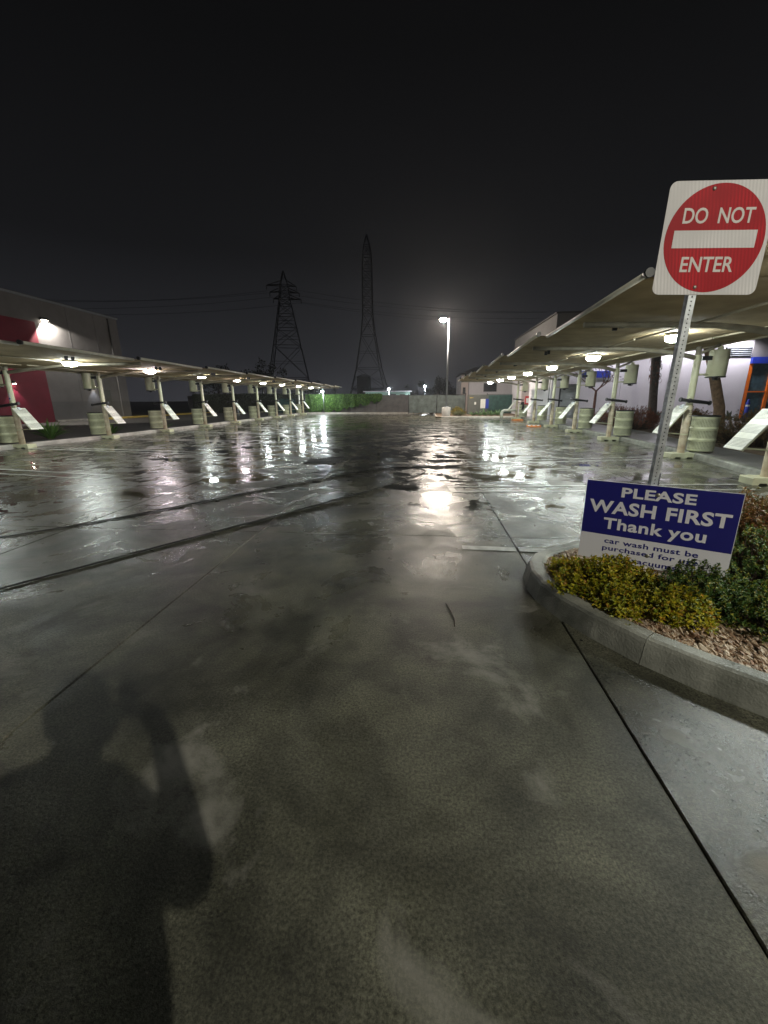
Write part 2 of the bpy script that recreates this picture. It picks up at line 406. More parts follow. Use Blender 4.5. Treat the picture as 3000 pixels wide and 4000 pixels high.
def lamp(name, typ, loc, power, col, parent=None, radius=0.1, target=None, size=None, spot=None, blend=0.3):
    d = bpy.data.lights.new(name, typ); d.energy = power; d.color = col
    if typ == 'AREA': d.shape = 'DISK'; d.size = size or 0.3
    else: d.shadow_soft_size = radius
    if spot: d.spot_size = math.radians(spot); d.spot_blend = blend
    o = bpy.data.objects.new(name, d); COL.objects.link(o); o.location = loc
    if target is not None:
        o.rotation_euler = (Vector(target)-Vector(loc)).to_track_quat('-Z', 'Y').to_euler()
    if parent is not None:
        o.parent = parent; o.matrix_parent_inverse = Matrix.Translation(parent.location).inverted()
    return o
ORD = ['nearest', 'second', 'third', 'fourth', 'fifth', 'sixth', 'seventh', 'eighth', 'ninth', 'tenth']

# ================================================================== THE SETTING
struct(MB().box((0, 150, -0.13), (900, 900, 0.10)).build('ground', 'asphalt'))
# lot: a dark bed with the concrete slabs laid on it, open saw-cut joints between them
lot = struct(MB().box((-3.0, 16.0, -0.046), (20.4, 58, 0.06)).build('parking_lot', 'joint'))
XJ = [-12.95, -9.75, -7.05, -4.22, -1.88, 0.97, 3.85, 7.05]
YJ = [-12.6, -6.6, -1.1, 4.38, 6.88, 10.7, 14.6, 18.5, 22.4, 26.3, 30.2, 34.1, 38.0, 43.9]
for i in range(len(XJ)-1):
    for j in range(len(YJ)-1):
        x0, x1, y0, y1 = XJ[i], XJ[i+1], YJ[j], YJ[j+1]
        if x0 > 0.9 and y0 > 34: continue
        if x0 > 0.9 and y1 > 33.2: y1 = 33.2
        g = 0.0042
        zt = random.uniform(-0.0025, 0.0)
        cxs, cys = (x0+x1)/2, (y0+y1)/2
        a, b = (x1-x0)/2-g, (y1-y0)/2-g
        mb = MB(); k = 0.006
        mb.add([(-a, -b, -0.03), (a, -b, -0.03), (a, b, -0.03), (-a, b, -0.03),
                (-a, -b, zt-k), (a, -b, zt-k), (a, b, zt-k), (-a, b, zt-k),
                (-a+k, -b+k, zt), (a-k, -b+k, zt), (a-k, b-k, zt), (-a+k, b-k, zt)],
               [(0, 1, 5, 4), (1, 2, 6, 5), (2, 3, 7, 6), (3, 0, 4, 7), (4, 5, 9, 8), (5, 6, 10, 9), (6, 7, 11, 10), (7, 4, 8, 11), (8, 9, 10, 11)])
        mb.build('slab', M_WET_SMOOTH if (i == 5 and j == 2) else M_WET, lot, (cxs, cys, 0))

def kerb_run(name, pts, w, h, m, side=1, seg=2.4, batter=0.03):
    """kerb along a polyline, face on the lot side, cut into lengths by thin joints; pts on the face line at ground"""
    pts = [Vector((x, y, 0)) for x, y in pts]
    # resample
    fine = []
    for a, b in zip(pts[:-1], pts[1:]):
        q = max(1, int((b-a).length/0.06)) if (b-a).length < 3 else max(1, int((b-a).length/0.8))
        for k in range(q): fine.append(a.lerp(b, k/q))
    fine.append(pts[-1])
    root = struct(bpy.data.objects.new(name, None)); COL.objects.link(root)
    nrm = []
    for i in range(len(fine)):
        d = (fine[min(i+1, len(fine)-1)]-fine[max(i-1, 0)]).normalized()
        nrm.append(Vector((d.y, -d.x, 0))*side)       # points into the planted side
    prof = [(0, -0.06), (batter, h-0.03), (batter+0.010, h-0.010), (batter+0.030, h), (w-0.02, h), (w, h-0.02), (w, -0.06)]
    acc = 0; cur = [0]; runs = []
    for i in range(1, len(fine)):
        acc += (fine[i]-fine[i-1]).length; cur.append(i)
        if acc > seg or i == len(fine)-1: runs.append(cur); cur = [i]; acc = 0
    for r in runs:
        mb = MB(); vs = []; fs = []; np_ = len(prof)
        for kk, i in enumerate(r):
            p = fine[i].copy()
            if kk == 0 and i > 0: p += (fine[i+1]-p).normalized()*0.002
            if kk == len(r)-1 and i < len(fine)-1: p -= (p-fine[i-1]).normalized()*0.002
            for o, z in prof: q = p+nrm[i]*o; vs.append((q.x, q.y, z))
        for kk in range(len(r)-1):
            for j in range(np_-1):
                f = (kk*np_+j, kk*np_+j+1, (kk+1)*np_+j+1, (kk+1)*np_+j)
                fs.append(f if side < 0 else f[::-1])
        mb.add(vs, fs, False)
        e0 = tuple(range(np_)); e1 = tuple((len(r)-1)*np_+j for j in range(np_))
        mb.f += [e0, e1]; mb.sm += [False, False]
        mb.build('kerb_section', m, root)
    return root, fine, nrm

# island with the signs, at the right of the entrance
ISL = [(4.1, -0.45), (2.4, 1.10), (1.66, 1.77), (1.45, 1.95), (1.25, 2.16), (1.07, 2.42), (0.93, 2.68), (0.855, 2.90), (0.83, 3.13),
       (0.865, 3.36), (0.97, 3.56), (1.18, 3.76), (1.5, 3.97), (2.5, 4.62), (4.9, 6.30), (5.75, 6.85)]
_, isl_f, isl_n = kerb_run('island_kerb', ISL, 0.17, 0.155, 'kerb', side=1, seg=1.9, batter=0.045)
inner = [(p+n_*0.165) for p, n_ in zip(isl_f, isl_n)]
mb = MB()
mb.add([(p.x, p.y, 0.115) for p in inner]+[(5.6, 1.5, 0.115)], [tuple(range(len(inner)+1))])
struct(mb.build('planting_bed', 'soil'))
# kerbs round the lot
LK = [(-13.55, -6), (-13.45, 6), (-13.35, 12), (-12.85, 16), (-12.70, 20), (-12.62, 30), (-12.58, 43.9)]
kerb_run('left_kerb', LK, 0.17, 0.13, 'kerb_pale', side=-1, seg=3.2)
RK = [(5.75, 6.86), (6.24, 8.0), (6.72, 11.2), (6.88, 15), (6.93, 20), (6.96, 33.0)]
kerb_run('right_kerb', RK, 0.20, 0.14, 'kerb', side=1, seg=2.8)
BK = [(-12.5, 43.9), (0.3, 43.2), (0.75, 42.9), (0.92, 42.2), (0.92, 34.2), (1.0, 33.55), (1.4, 33.25), (6.9, 33.1)]
kerb_run('back_kerb', BK, 0.17, 0.13, 'kerb_pale', side=-1, seg=3.0)
# ground behind the kerbs
struct(MB().prism([(-12.72, 44.4), (-12.85, 20), (-13.0, 16), (-13.5, 12), (-13.6, 6), (-13.7, -8), (-60, -8), (-60, 44.4)], -0.05, 0.105).build('alley', 'alley'))
struct(MB().prism([(-24.9, 30), (-24.9, 46), (-23.6, 46), (-23.6, 30)], 0.0, 0.20).build('yellow_kerb', 'yellow_paint'))
struct(MB().prism([(5.85, 6.86), (6.4, 8.0), (6.9, 11.2), (7.06, 15), (7.11, 20), (7.14, 33.2), (9.2, 33.2), (9.0, 18), (8.2, 12.8), (7.75, 8), (7.3, 4.5), (6.4, 4.5)], -0.05, 0.128).build('sidewalk', 'sidewalk'))
struct(MB().prism([(7.3, 4.5), (7.75, 8), (8.2, 12.8), (9.0, 18), (9.2, 24.5), (11.6, 24.5), (12.0, 8), (12, 4.5)], -0.05, 0.120).build('hedge_bed', 'soil'))
struct(MB().prism([(12.0, 4.5), (12.0, 8), (11.6, 24.5), (9.2, 24.5), (9.2, 33), (45, 33), (45, 4.5)], -0.05, 0.116).build('driveway', 'sidewalk'))
struct(MB().prism([(0.95, 33.3), (7.0, 33.2), (9.2, 33.3), (9.2, 47), (-60, 47), (-60, 44.45), (-12.6, 44.4), (0.3, 43.4), (0.95, 42.2)], -0.05, 0.112).build('back_bed', 'soil'))

# painted stall lines (hairpins: two strokes and a closed end)
def stroke(mb, a, b, w=0.075, z=0.0045):
    a = Vector((*a, 0)); b = Vector((*b, 0)); d = (b-a).normalized(); s_ = Vector((d.y, -d.x, 0))*w/2
    mb.add([(p.x, p.y, z) for p in (a-s_, b-s_, b+s_, a+s_)], [(3, 2, 1, 0)])
def hairpin(base, tip, gap=0.42):
    mb = MB(); d = (Vector(tip)-Vector(base)).normalized(); s_ = Vector((-d.y, d.x))*gap/2
    stroke(mb, Vector(base)+s_, Vector(tip)+s_); stroke(mb, Vector(base)-s_, Vector(tip)-s_)
    stroke(mb, Vector(tip)+s_*1.17+d*-0.0, Vector(tip)-s_*1.17, 0.10, 0.0055)
    return struct(mb.build('stall_marking', 'line_paint'))
LPOST = [(-13.15, 12.45), (-12.72, 15.78), (-12.55, 19.30), (-12.45, 22.96), (-12.40, 26.73), (-12.35, 30.65), (-12.30, 34.44), (-12.30, 38.26), (-12.30, 42.25)]
RPOST = [(5.98, 7.66), (6.46, 11.00), (6.60, 15.55), (6.62, 19.14), (6.62, 22.55), (6.62, 26.10), (6.62, 31.00)]
for x, y in LPOST: hairpin((x+0.45, y-0.05), (-6.35, y-1.15))
hairpin((-13.0, 8.75), (-6.3, 7.55))
for x, y in RPOST[1:]: hairpin((x-0.45, y-0.1), (1.15, y-0.9-0.02*y))
hairpin((5.5, 7.35), (0.50, 6.84))
mb = MB(); stroke(mb, (0.42, 4.02), (0.955, 4.0), 0.11); stroke(mb, (0.985, 4.0), (1.25, 3.99), 0.11); struct(mb.build('stall_marking', 'line_paint'))

# ================================================================== loose things on the lot
px = [(-900, 2230), (-420, 2168), (0, 2103), (362, 2046), (640, 1995), (900, 1938), (1141, 1895), (1382, 1844), (1480, 1830), (1563, 1824), (1620, 1826), (1655, 1833), (1673, 1841),
      (1655, 1850), (1600, 1868), (1503, 1904), (1201, 1986), (900, 2067), (663, 2124), (362, 2209), (0, 2302), (-330, 2395), (-800, 2530)]
raw = [gnd(x, y) for x, y in px]
for _ in range(2): raw = [raw[0]]+[(raw[i-1]+raw[i]*4+raw[i+1])/6 for i in range(1, len(raw)-1)]+[raw[-1]]
pts = []
for i in range(1, len(raw)-2):                          # Catmull-Rom through the traced points
    p0, p1, p2, p3 = raw[i-1], raw[i], raw[i+1], raw[i+2]
    for k in range(6):
        t = k/6
        pts.append(0.5*((2*p1)+(p2-p0)*t+(2*p0-5*p1+4*p2-p3)*t*t+(3*p1-p0-3*p2+p3)*t**3)+Vector((0, 0, 0.0097)))
tag(MB().tube(pts, 0.0095, 8).build('rubber_hose', 'black_rubber'), 'long black rubber hose lying in a loop across the wet concrete', 'hose')
a, b = gnd(1742, 2360), gnd(1775, 2450)
tag(MB().tube([a+Vector((0, 0, .006)), a.lerp(b, .35)+Vector((0.012, 0, .010)), a.lerp(b, .7)+Vector((.018, 0, .007)), b+Vector((0, 0, .005))], [.003, .004, .0035, .002], 6).build('twig', 'twig'),
    'thin dark twig on the concrete in front of the planted island', 'twig')
d = thing('drain_grate', (-2.43, 10.0, 0.0), 'dark iron drain grate set in the wet lot', 'drain')
fr = MB()
for s_ in (-1, 1):
    fr.box((0, s_*0.36, 0.004), (0.9, 0.04, 0.012)); fr.box((s_*0.43, 0, 0.004), (0.04, 0.68, 0.012))
fr.build('frame', 'dark_metal', d)
bar = None
for k in range(13):
    if bar is None: bar = MB().box((0, 0, 0), (0.030, 0.68, 0.010)).build('bar', 'dark_metal', d, (-0.36, 0, 0.006))
    else:
        c_ = bar.copy(); COL.objects.link(c_); c_.location = (-0.36+0.06*k, 0, 0.006)

# ================================================================== DO NOT ENTER sign on its post, and the wash sign
def fit_text(name, body, w, h, m, parent, loc, rot, bold=0.0, depth=0.0012, space=1.0, gap=0.30):
    """letters as a thin solid, fitted to a box w x h centred on loc"""
    cu = bpy.data.curves.new('lettering', 'FONT'); cu.body = body; cu.size = 1.0
    cu.align_x = 'CENTER'; cu.offset = bold; cu.extrude = 0.01; cu.space_character = space; cu.resolution_u = 4
    tmp = bpy.data.objects.new('lettering', cu); COL.objects.link(tmp)
    bpy.context.view_layer.update()
    me = bpy.data.meshes.new_from_object(tmp.evaluated_get(bpy.context.evaluated_depsgraph_get()))
    bpy.data.objects.remove(tmp); bpy.data.curves.remove(cu)
    xs = [v.co.x for v in me.vertices]; ys = [v.co.y for v in me.vertices]; zs = [v.co.z for v in me.vertices]
    sx = w/(max(xs)-min(xs)); sy = h/(max(ys)-min(ys)); sz = depth/(max(zs)-min(zs))
    mx, my = (max(xs)+min(xs))/2, (max(ys)+min(ys))/2
    for v in me.vertices: v.co = ((v.co.x-mx)*sx, (v.co.y-my)*sy, (v.co.z-min(zs))*sz)
    # one object for each word: letters (loose pieces) are grouped where the gap is wide
    par = list(range(len(me.vertices)))
    def find(i):
        while par[i] != i: par[i] = par[par[i]]; i = par[i]
        return i
    for e_ in me.edges: par[find(e_.vertices[0])] = find(e_.vertices[1])
    box = {}
    for v in me.vertices:
        q_ = box.setdefault(find(v.index), [9, -9]); q_[0] = min(q_[0], v.co.x); q_[1] = max(q_[1], v.co.x)
    words = []; right = None
    for k_, (x0, x1) in sorted(box.items(), key=lambda t_: t_[1][0]):
        if right is None or x0-right > gap*h: words.append(set()); right = x1
        words[-1].add(k_); right = max(right, x1)
    out = None
    for wd in words:
        ids = {}; vs = []
        for v in me.vertices:
            if find(v.index) in wd: ids[v.index] = len(vs); vs.append(tuple(v.co))
        fs = [tuple(ids[i] for i in p_.vertices) for p_ in me.polygons if p_.vertices[0] in ids]
        out = MB().add(vs, fs).build(name, m, parent, loc); out.rotation_euler = rot
    bpy.data.meshes.remove(me)
    return out
def rounded_rect(w, h, r, n=6):
    p = []
    for cx_, cy_, a0 in ((w/2-r, h/2-r, 0), (-w/2+r, h/2-r, 90), (-w/2+r, -h/2+r, 180), (w/2-r, -h/2+r, 270)):
        for k in range(n+1):
            a_ = math.radians(a0+90*k/n); p.append((cx_+r*math.cos(a_), cy_+r*math.sin(a_)))
    return p
def plate(mb, poly, y0, y1):
    """polygon in XZ extruded from y0 (front) to y1 (back)"""
    k = len(poly)
    vs = [(x, y0, z) for x, z in poly]+[(x, y1, z) for x, z in poly]
    mb.add(vs, [tuple(range(k)), tuple(range(2*k-1, k-1, -1))]+[((i+1) % k, i, i+k, (i+1) % k+k) for i in range(k)])
UP = (PI/2, 0, 0)
SX, SY = 1.610, 3.03
sg = thing('traffic_sign', (SX, SY, 0.115), 'white and red square DO NOT ENTER sign on a perforated steel post', 'road sign')
sg.rotation_euler = (0, math.radians(1.6), 0)
PW = 0.0445
# post: square tube with a real hole every inch, front and left side
mb = MB()
h0, h1, t = -0.10, 2.56, 0.003
hw = PW/2
hole_r = 0.0052; pitch = 0.0254
N = int((h1-h0)/pitch)
def punched_face(mb, org, ux, nrm):
    """one face of the tube, each inch a quad ring round an octagonal hole"""
    org = Vector(org); ux = Vector(ux); uz = Vector((0, 0, 1)); nrm = Vector(nrm)
    for k in range(N):
        zc = h0+pitch*(k+0.5)
        o8 = []; i8 = []
        for q in range(8):
            a_ = 2*PI*(q+0.5)/8
            i8.append((hole_r*math.cos(a_), hole_r*math.sin(a_)))
        ob = [(hw, pitch*0.2), (hw*0.45, pitch/2), (-hw*0.45, pitch/2), (-hw, pitch*0.2), (-hw, -pitch*0.2), (-hw*0.45, -pitch/2), (hw*0.45, -pitch/2), (hw, -pitch*0.2)]
        vs = [org+ux*x+uz*(zc+z) for x, z in ob]+[org+ux*x+uz*(zc+z) for x, z in i8]+[org+ux*x+uz*(zc+z)-nrm*0.004 for x, z in i8]
        fs = [(q, (q+1) % 8, 8+(q+1) % 8, 8+q) for q in range(8)]+[(8+q, 8+(q+1) % 8, 16+(q+1) % 8, 16+q) for q in range(8)]
        # fill the corners of the cell
        c4 = [org+ux*x+uz*(zc+z) for x, z in ((hw, pitch/2), (-hw, pitch/2), (-hw, -pitch/2), (hw, -pitch/2))]
        vs += c4; fs += [(0, 24, 1), (2, 25, 3), (4, 26, 5), (6, 27, 7)]
        mb.add(vs, fs)
punched_face(mb, (0, -hw, 0), (1, 0, 0), (0, -1, 0))
punched_face(mb, (-hw, 0, 0), (0, -1, 0), (-1, 0, 0))
zt = h0+pitch*N
mb.add([(hw, -hw, h0), (hw, hw, h0), (hw, hw, zt), (hw, -hw, zt), (-hw, hw, h0), (-hw, hw, zt)], [(0, 1, 2, 3), (1, 4, 5, 2)])
mb.build('post', 'galv', sg)
MB().box((0, 0, 1.28), (PW-0.014, PW-0.014, 2.5)).build('dark_fill', 'hole_dark', sg)  # near-black fill stands in for the shade inside the hollow tube
SC = 2.40-0.115; SW = 0.607
zs = MB(); plate(zs, rounded_rect(SW, SW, 0.042), -hw-0.0045, -hw-0.0015)
pl = zs.build('sign_panel', 'sign_white', sg, (0.055, 0, SC))
ds = MB(); plate(ds, [(0.284*math.cos(2*PI*k/72), 0.290*math.sin(2*PI*k/72)) for k in range(72)], -hw-0.0056, -hw-0.0046)
ds.build('red_disc', 'sign_red', pl)
bs = MB(); plate(bs, [(-0.236, -0.047), (0.236, -0.047), (0.236, 0.047), (-0.236, 0.047)], -hw-0.0066, -hw-0.0057)
bs.build('white_bar', 'sign_white', pl)
fit_text('lettering', 'DO  NOT', 0.40, 0.083, 'sign_letter', pl, (0, -hw-0.0057, 0.124), UP, bold=0.014)
fit_text('lettering', 'ENTER', 0.305, 0.083, 'sign_letter', pl, (-0.012, -hw-0.0057, -0.136), UP, bold=0.014)
for zz in (0.262, -0.262):
    bo = MB(); bo.lathe([(0.0, 0.0065), (0.006, 0.006), (0.0105, 0.003), (0.0115, 0)], n=12)
    q = bo.build('bolt', 'steel_bolt', pl, (-0.055+0.0, -hw-0.0057, zz)); q.rotation_euler = UP
MB().box((0.033, 0.012, 0.42), (0.018, 0.030, 0.85)).build('stub_post', 'black_plastic', sg)

ys = thing('wash_sign', (1.64, 2.955, 0.275), 'blue and white PLEASE WASH FIRST sign board behind the yellow shrub', 'sign board', rz=math.atan2(2.75-3.2, 2.04-1.24))
ys.rotation_euler = (0, 0, math.atan2(-0.45, 0.80))
YW, YH = 0.914, 0.610
b_ = MB(); plate(b_, [(-YW/2, 0), (YW/2, 0), (YW/2, YH), (-YW/2, YH)], -0.004, 0.0)
bd = b_.build('board', 'coro_white', ys)
b_ = MB(); plate(b_, [(-YW/2+0.003, 0.203), (YW/2-0.003, 0.203), (YW/2-0.003, YH-0.003), (-YW/2+0.003, YH-0.003)], -0.0050, -0.0041)
b_.build('blue_field', 'coro_blue', ys)
for body, w, h, x, z, m_, bold, yy in (
        ('PLEASE', 0.44, 0.074, 0.0, 0.538, 'coro_white', 0.03, -0.0051), ('WASH FIRST', 0.84, 0.098, 0.0, 0.418, 'coro_white', 0.03, -0.0051),
        ('Thank you', 0.62, 0.112, 0.0, 0.280, 'coro_white', 0.026, -0.0051),
        ('car wash must be', 0.575, 0.040, 0.0, 0.158, 'coro_blue', 0.018, -0.0041), ('purchased for use', 0.59, 0.050, 0.0, 0.096, 'coro_blue', 0.018, -0.0041),
        ('of vacuums', 0.36, 0.040, 0.0, 0.036, 'coro_blue', 0.018, -0.0041)):
    fit_text('lettering', body, w, h, m_, ys, (x, yy, z), UP, bold=bold, space=1.06)
for zz in (0.545, 0.092):
    bo = MB(); bo.lathe([(0.0, 0.004), (0.010, 0.0035), (0.014, 0)], n=14)
    q = bo.build('bolt', 'steel_bolt', ys, (0.0, -0.0064, zz)); q.rotation_euler = UP

# ================================================================== planting on the island
def leaf(mb, p, d, n_, L, wd, fold=0.25, droop=0.2):
    """one pointed leaf: two folded halves, tip drooping"""
    d = d.normalized(); s_ = d.cross(n_)
    if s_.length < 1e-4: s_ = d.cross(Vector((1, 0.2, 0.1)))
    s_.normalize(); u = s_.cross(d)
    m_ = p+d*L*0.45+u*L*0.06
    t_ = p+d*L-u*L*droop
    a_ = m_+s_*wd/2+u*wd*fold; b2 = m_-s_*wd/2+u*wd*fold
    mb.add([p, a_, t_, b2, m_], [(0, 4, 1), (1, 4, 2), (0, 3, 4), (3, 2, 4)])
def rdir(zmin=-0.2):
    while True:
        v = Vector((random.gauss(0, 1), random.gauss(0, 1), random.gauss(0, 1)))
        if v.length > 0.1:
            v.normalize()
            if v.z > zmin: return v
def shrub(name, c, rx, ry, h, nsprig, lmat, L, wd, label, cat='shrub', group=None, per=9, stem='twig', core=True):
    """a mound of sprigs: each a short shoot with whorls of leaves"""
    t_ = thing(name, c, label, cat, group)
    lv = MB(); st = MB()
    rz = random.uniform(0, 6)
    for k in range(nsprig):
        a_ = random.uniform(0, 2*PI); q = math.sqrt(random.random())
        lump = 1+0.22*math.sin(3*a_+rz)+0.13*math.sin(7*a_+2*rz)
        x, y = rx*q*math.cos(a_)*lump, ry*q*math.sin(a_)*lump
        top = h*(1-0.55*q**2.2)*random.uniform(0.72, 1.12)
        z = top*(1-0.75*random.random()**2.6)
        tip = Vector((x, y, z))
        out = Vector((x/rx, y/ry, 0.9)).normalized()
        sh = (out*0.7+rdir(-0.1)*0.5).normalized()
        sl = L*random.uniform(1.0, 2.2)
        base = tip-sh*sl
        if random.random() < 0.35: st.tube([Vector((x*0.35, y*0.35, 0)), Vector((x*0.8, y*0.8, z*0.5)), base, tip], [0.006, 0.004, 0.002, 0.001], 4, caps=False)
        for i in range(per):
            f = i/per
            p = base.lerp(tip, f)
            side = Vector((math.cos(i*2.4+k), math.sin(i*2.4+k), 0.0))
            side = (side-sh*side.dot(sh)); side.normalize()
            dd = (side*(1.0-0.5*f)+sh*(0.35+0.6*f)+rdir(-1)*0.25)
            leaf(lv, p, dd, sh, L*random.uniform(0.6, 1.1)*(1-0.3*f), wd*random.uniform(0.7, 1.1))
    o = lv.build('foliage', lmat, t_); o['kind'] = 'stuff'
    if st.v: st.build('stems', stem, t_)
    return t_
GI = 'shrubs planted on the kerbed island'
shrub('shrub', (1.36, 2.86, 0.11), 0.38, 0.23, 0.27, 430, 'leaf_gold', 0.046, 0.021, 'golden yellow leafy shrub at the island tip under the blue sign', group=GI)
shrub('shrub', (1.17, 3.10, 0.11), 0.17, 0.20, 0.17, 150, 'leaf_gold', 0.042, 0.019, 'small golden shrub filling the rounded left tip of the island', group=GI)
shrub('shrub', (1.31, 2.62, 0.11), 0.24, 0.22, 0.20, 230, 'leaf_gold', 0.044, 0.020, 'low yellow-green shrub along the curved front kerb of the island', group=GI)
shrub('shrub', (1.60, 2.50, 0.11), 0.26, 0.20, 0.22, 260, 'leaf_gold', 0.044, 0.020, 'yellow tipped low shrub between the golden shrub and the gravel', group=GI)
shrub('shrub', (1.86, 2.66, 0.11), 0.32, 0.26, 0.31, 430, 'leaf_green', 0.034, 0.016, 'dark green leafy shrub right of the golden shrub below the sign', group=GI)
shrub('shrub', (2.08, 2.45, 0.11), 0.30, 0.20, 0.26, 330, 'leaf_green', 0.033, 0.016, 'dark green shrub at the right picture edge above the pale gravel', group=GI)
shrub('shrub', (2.35, 2.95, 0.11), 0.40, 0.36, 0.48, 620, 'leaf_green', 0.034, 0.016, 'tall dark green shrub right of the blue sign in front of the rust bush', group=GI)
shrub('shrub', (2.58, 3.30, 0.11), 0.46, 0.40, 0.64, 1300, 'leaf_rust', 0.046, 0.022, 'rust and orange leaved bush behind the right end of the blue sign', group=GI)
shrub('shrub', (3.25, 3.30, 0.11), 0.50, 0.50, 0.66, 700, 'leaf_rust', 0.048, 0.024, 'rust leaved bush farthest right on the island', group=GI)
shrub('shrub', (2.55, 2.52, 0.11), 0.36, 0.28, 0.36, 300, 'leaf_green', 0.034, 0.016, 'dark green shrub at the far right of the island front', group=GI)
# gravel: pale stones between the kerb and the shrubs
mb = MB()
ico = [(0, 0, 1), (0.9, 0, 0.3), (0.28, 0.85, 0.3), (-0.73, 0.53, 0.3), (-0.73, -0.53, 0.3), (0.28, -0.85, 0.3), (0.6, 0.4, -0.6), (-0.3, 0.7, -0.6), (-0.7, -0.1, -0.6), (0.2, -0.7, -0.6)]
icf = [(0, 1, 2), (0, 2, 3), (0, 3, 4), (0, 4, 5), (0, 5, 1), (1, 6, 2), (2, 7, 3), (3, 8, 4), (4, 9, 5), (5, 9, 1), (1, 9, 6), (2, 6, 7), (3, 7, 8), (4, 8, 9)]
cnt = 0
idx = [i for i, p in enumerate(isl_f) if p.x < 2.9 and p.y < 4.6]
while cnt < 12000:
    i = random.choice(idx)
    p = isl_f[i]+isl_n[i]*(0.18+0.62*random.random()**1.5)
    r_ = random.uniform(0.009, 0.017)
    rot = Euler((random.uniform(0, 6), random.uniform(0, 6), random.uniform(0, 6))).to_matrix()
    z = 0.115+r_*0.4+random.random()*0.012
    sc = Vector((random.uniform(.7, 1.3), random.uniform(.7, 1.2), random.uniform(.6, 1)))*r_
    jit = random.uniform(-0.03, 0.03)
    mb.add([rot @ Vector((v[0]*sc.x, v[1]*sc.y, v[2]*sc.z))+Vector((p.x+jit, p.y+random.uniform(-0.03, 0.03), z)) for v in ico], icf)
    cnt += 1
tag(mb.build('gravel', 'gravel'), 'pale tan and pink pebbles between the kerb and the shrubs', 'gravel', kind='stuff')

# ================================================================== vacuum posts, barrels, canopies, canopy lights
def base_profile():
    w, h = 0.31, 0.125
    return [(-w, 0), (-0.215, 0), (-0.195, 0.032), (-0.085, 0.032), (-0.065, 0), (0.065, 0), (0.085, 0.032), (0.195, 0.032), (0.215, 0), (w, 0),
            (w, h-0.012), (w-0.012, h), (-w+0.012, h), (-w, h-0.012)]
def make_station(sgn):
    """sgn = +1: lot lies towards -X (right row); -1: mirrored (left row). Outer side is +sgn*X"""
    s_ = sgn
    t_ = thing('vacuum_post', (0, 0, 0), 'cream vacuum post', 'vacuum post')
    mb = MB(); plate(mb, base_profile(), -0.17, 0.17); mb.build('base', 'cream', t_)
    mb = MB().lathe([(0.085, 0.12), (0.085, 1.262), (0.080, 1.27)], n=20)
    sl = mb.build('sleeve', 'cream_worn', t_)
    for k in range(4):
        for q in range(2):
            MB().box((0, 0, 0), (0.016, 0.004, 0.012)).build('slot', 'hole_dark', sl, (0.018*(1 if q else -1)+0.006*k*s_, -0.0855+abs(0.018)*0.06, 1.16-0.05*k))
    MB().lathe([(0.074, 1.26), (0.074, 2.40), (0.066, 2.43), (0, 2.43)], n=20).build('pole', 'cream', t_)
    # vacuum canister on the outer side
    cn = MB(); cx_ = 0.50*s_
    cn.lathe([(0.10, 1.93), (0.165, 1.925), (0.198, 1.94), (0.200, 2.52), (0.19, 2.545), (0.06, 2.56), (0.055, 2.63)], (cx_, 0.05, 0), 24)
    ca = cn.build('canister', 'cream', t_)
    MB().lathe([(0.203, 1.918), (0.207, 1.93), (0.203, 1.945)], (cx_, 0.05, 0), 24).build('rim', 'black_plastic', ca)
    MB().lathe([(0.0, 1.86), (0.055, 1.868), (0.06, 1.925)], (cx_, 0.05, 0), 14).build('drain_cap', 'black_plastic', ca)
    MB().tube([(cx_-0.09, 0.0, 1.885), (cx_, -0.02, 1.862), (cx_+0.09, 0.01, 1.895)], 0.014, 6).build('latch', 'black_plastic', ca)
    MB().box((cx_*0.42, 0.03, 2.36), (0.22, 0.10, 0.09)).build('coupling', 'black_plastic', t_)
    MB().tube([(0.05*s_, 0.02, 1.99), (cx_-0.17*s_, 0.04, 1.99)], 0.022, 8).build('bracket', 'cream', t_)
    # black hose nozzles held across the post
    hz = MB().tube([(-0.30*s_, -0.12, 1.415), (-0.14*s_, -0.12, 1.395), (0.10*s_, -0.12, 1.365), (0.40*s_, -0.11, 1.33)], [0.042, 0.038, 0.044, 0.038], 12)
    nz = hz.build('nozzle', 'black_plastic', t_)
    for xx, zz in ((-0.29, 1.414), (-0.085, 1.388), (0.385, 1.332)):
        MB().tube([((xx-0.018)*s_, -0.12, zz+0.002), ((xx+0.018)*s_, -0.12, zz-0.002)], 0.054, 12).build('collar', 'black_rubber', nz)
    MB().box((-0.05*s_, -0.10, 1.40), (0.07, 0.05, 0.17)).build('nozzle_holder', 'cream', t_)
    # slanting floor-mat board, wide along the row
    A = Vector((-0.14*s_, 0, 1.27)); B = Vector((-0.64*s_, 0, 0.60)); Ld = (B-A).length
    bm_ = MB().box((0, 0, Ld/2), (0.018, 0.46, Ld), bev=0.004)
    bo = bm_.build('mat_board', 'board_perf', t_, B)
    dv = (A-B).normalized(); bo.rotation_euler = (0, math.atan2(dv.x, dv.z), 0)
    MB().box((-0.020*s_, -0.02, Ld-0.035), (0.045, 0.10, 0.10), bev=0.008).build('clip', 'clip_white', bo)
    for yy in (-0.222, 0.222):
        MB().box((0.014*s_, yy, Ld/2), (0.026, 0.014, Ld*0.99)).build('edge_flange', 'cream', bo)
    MB().tube([(B.x+0.02*s_, 0, 0.625), (-0.06*s_, 0, 0.585)], 0.014, 8).build('rod', 'cream', t_)
    MB().lathe([(0.089, 0.565), (0.089, 0.60)], n=20).build('clamp', 'cream', t_)
    return t_
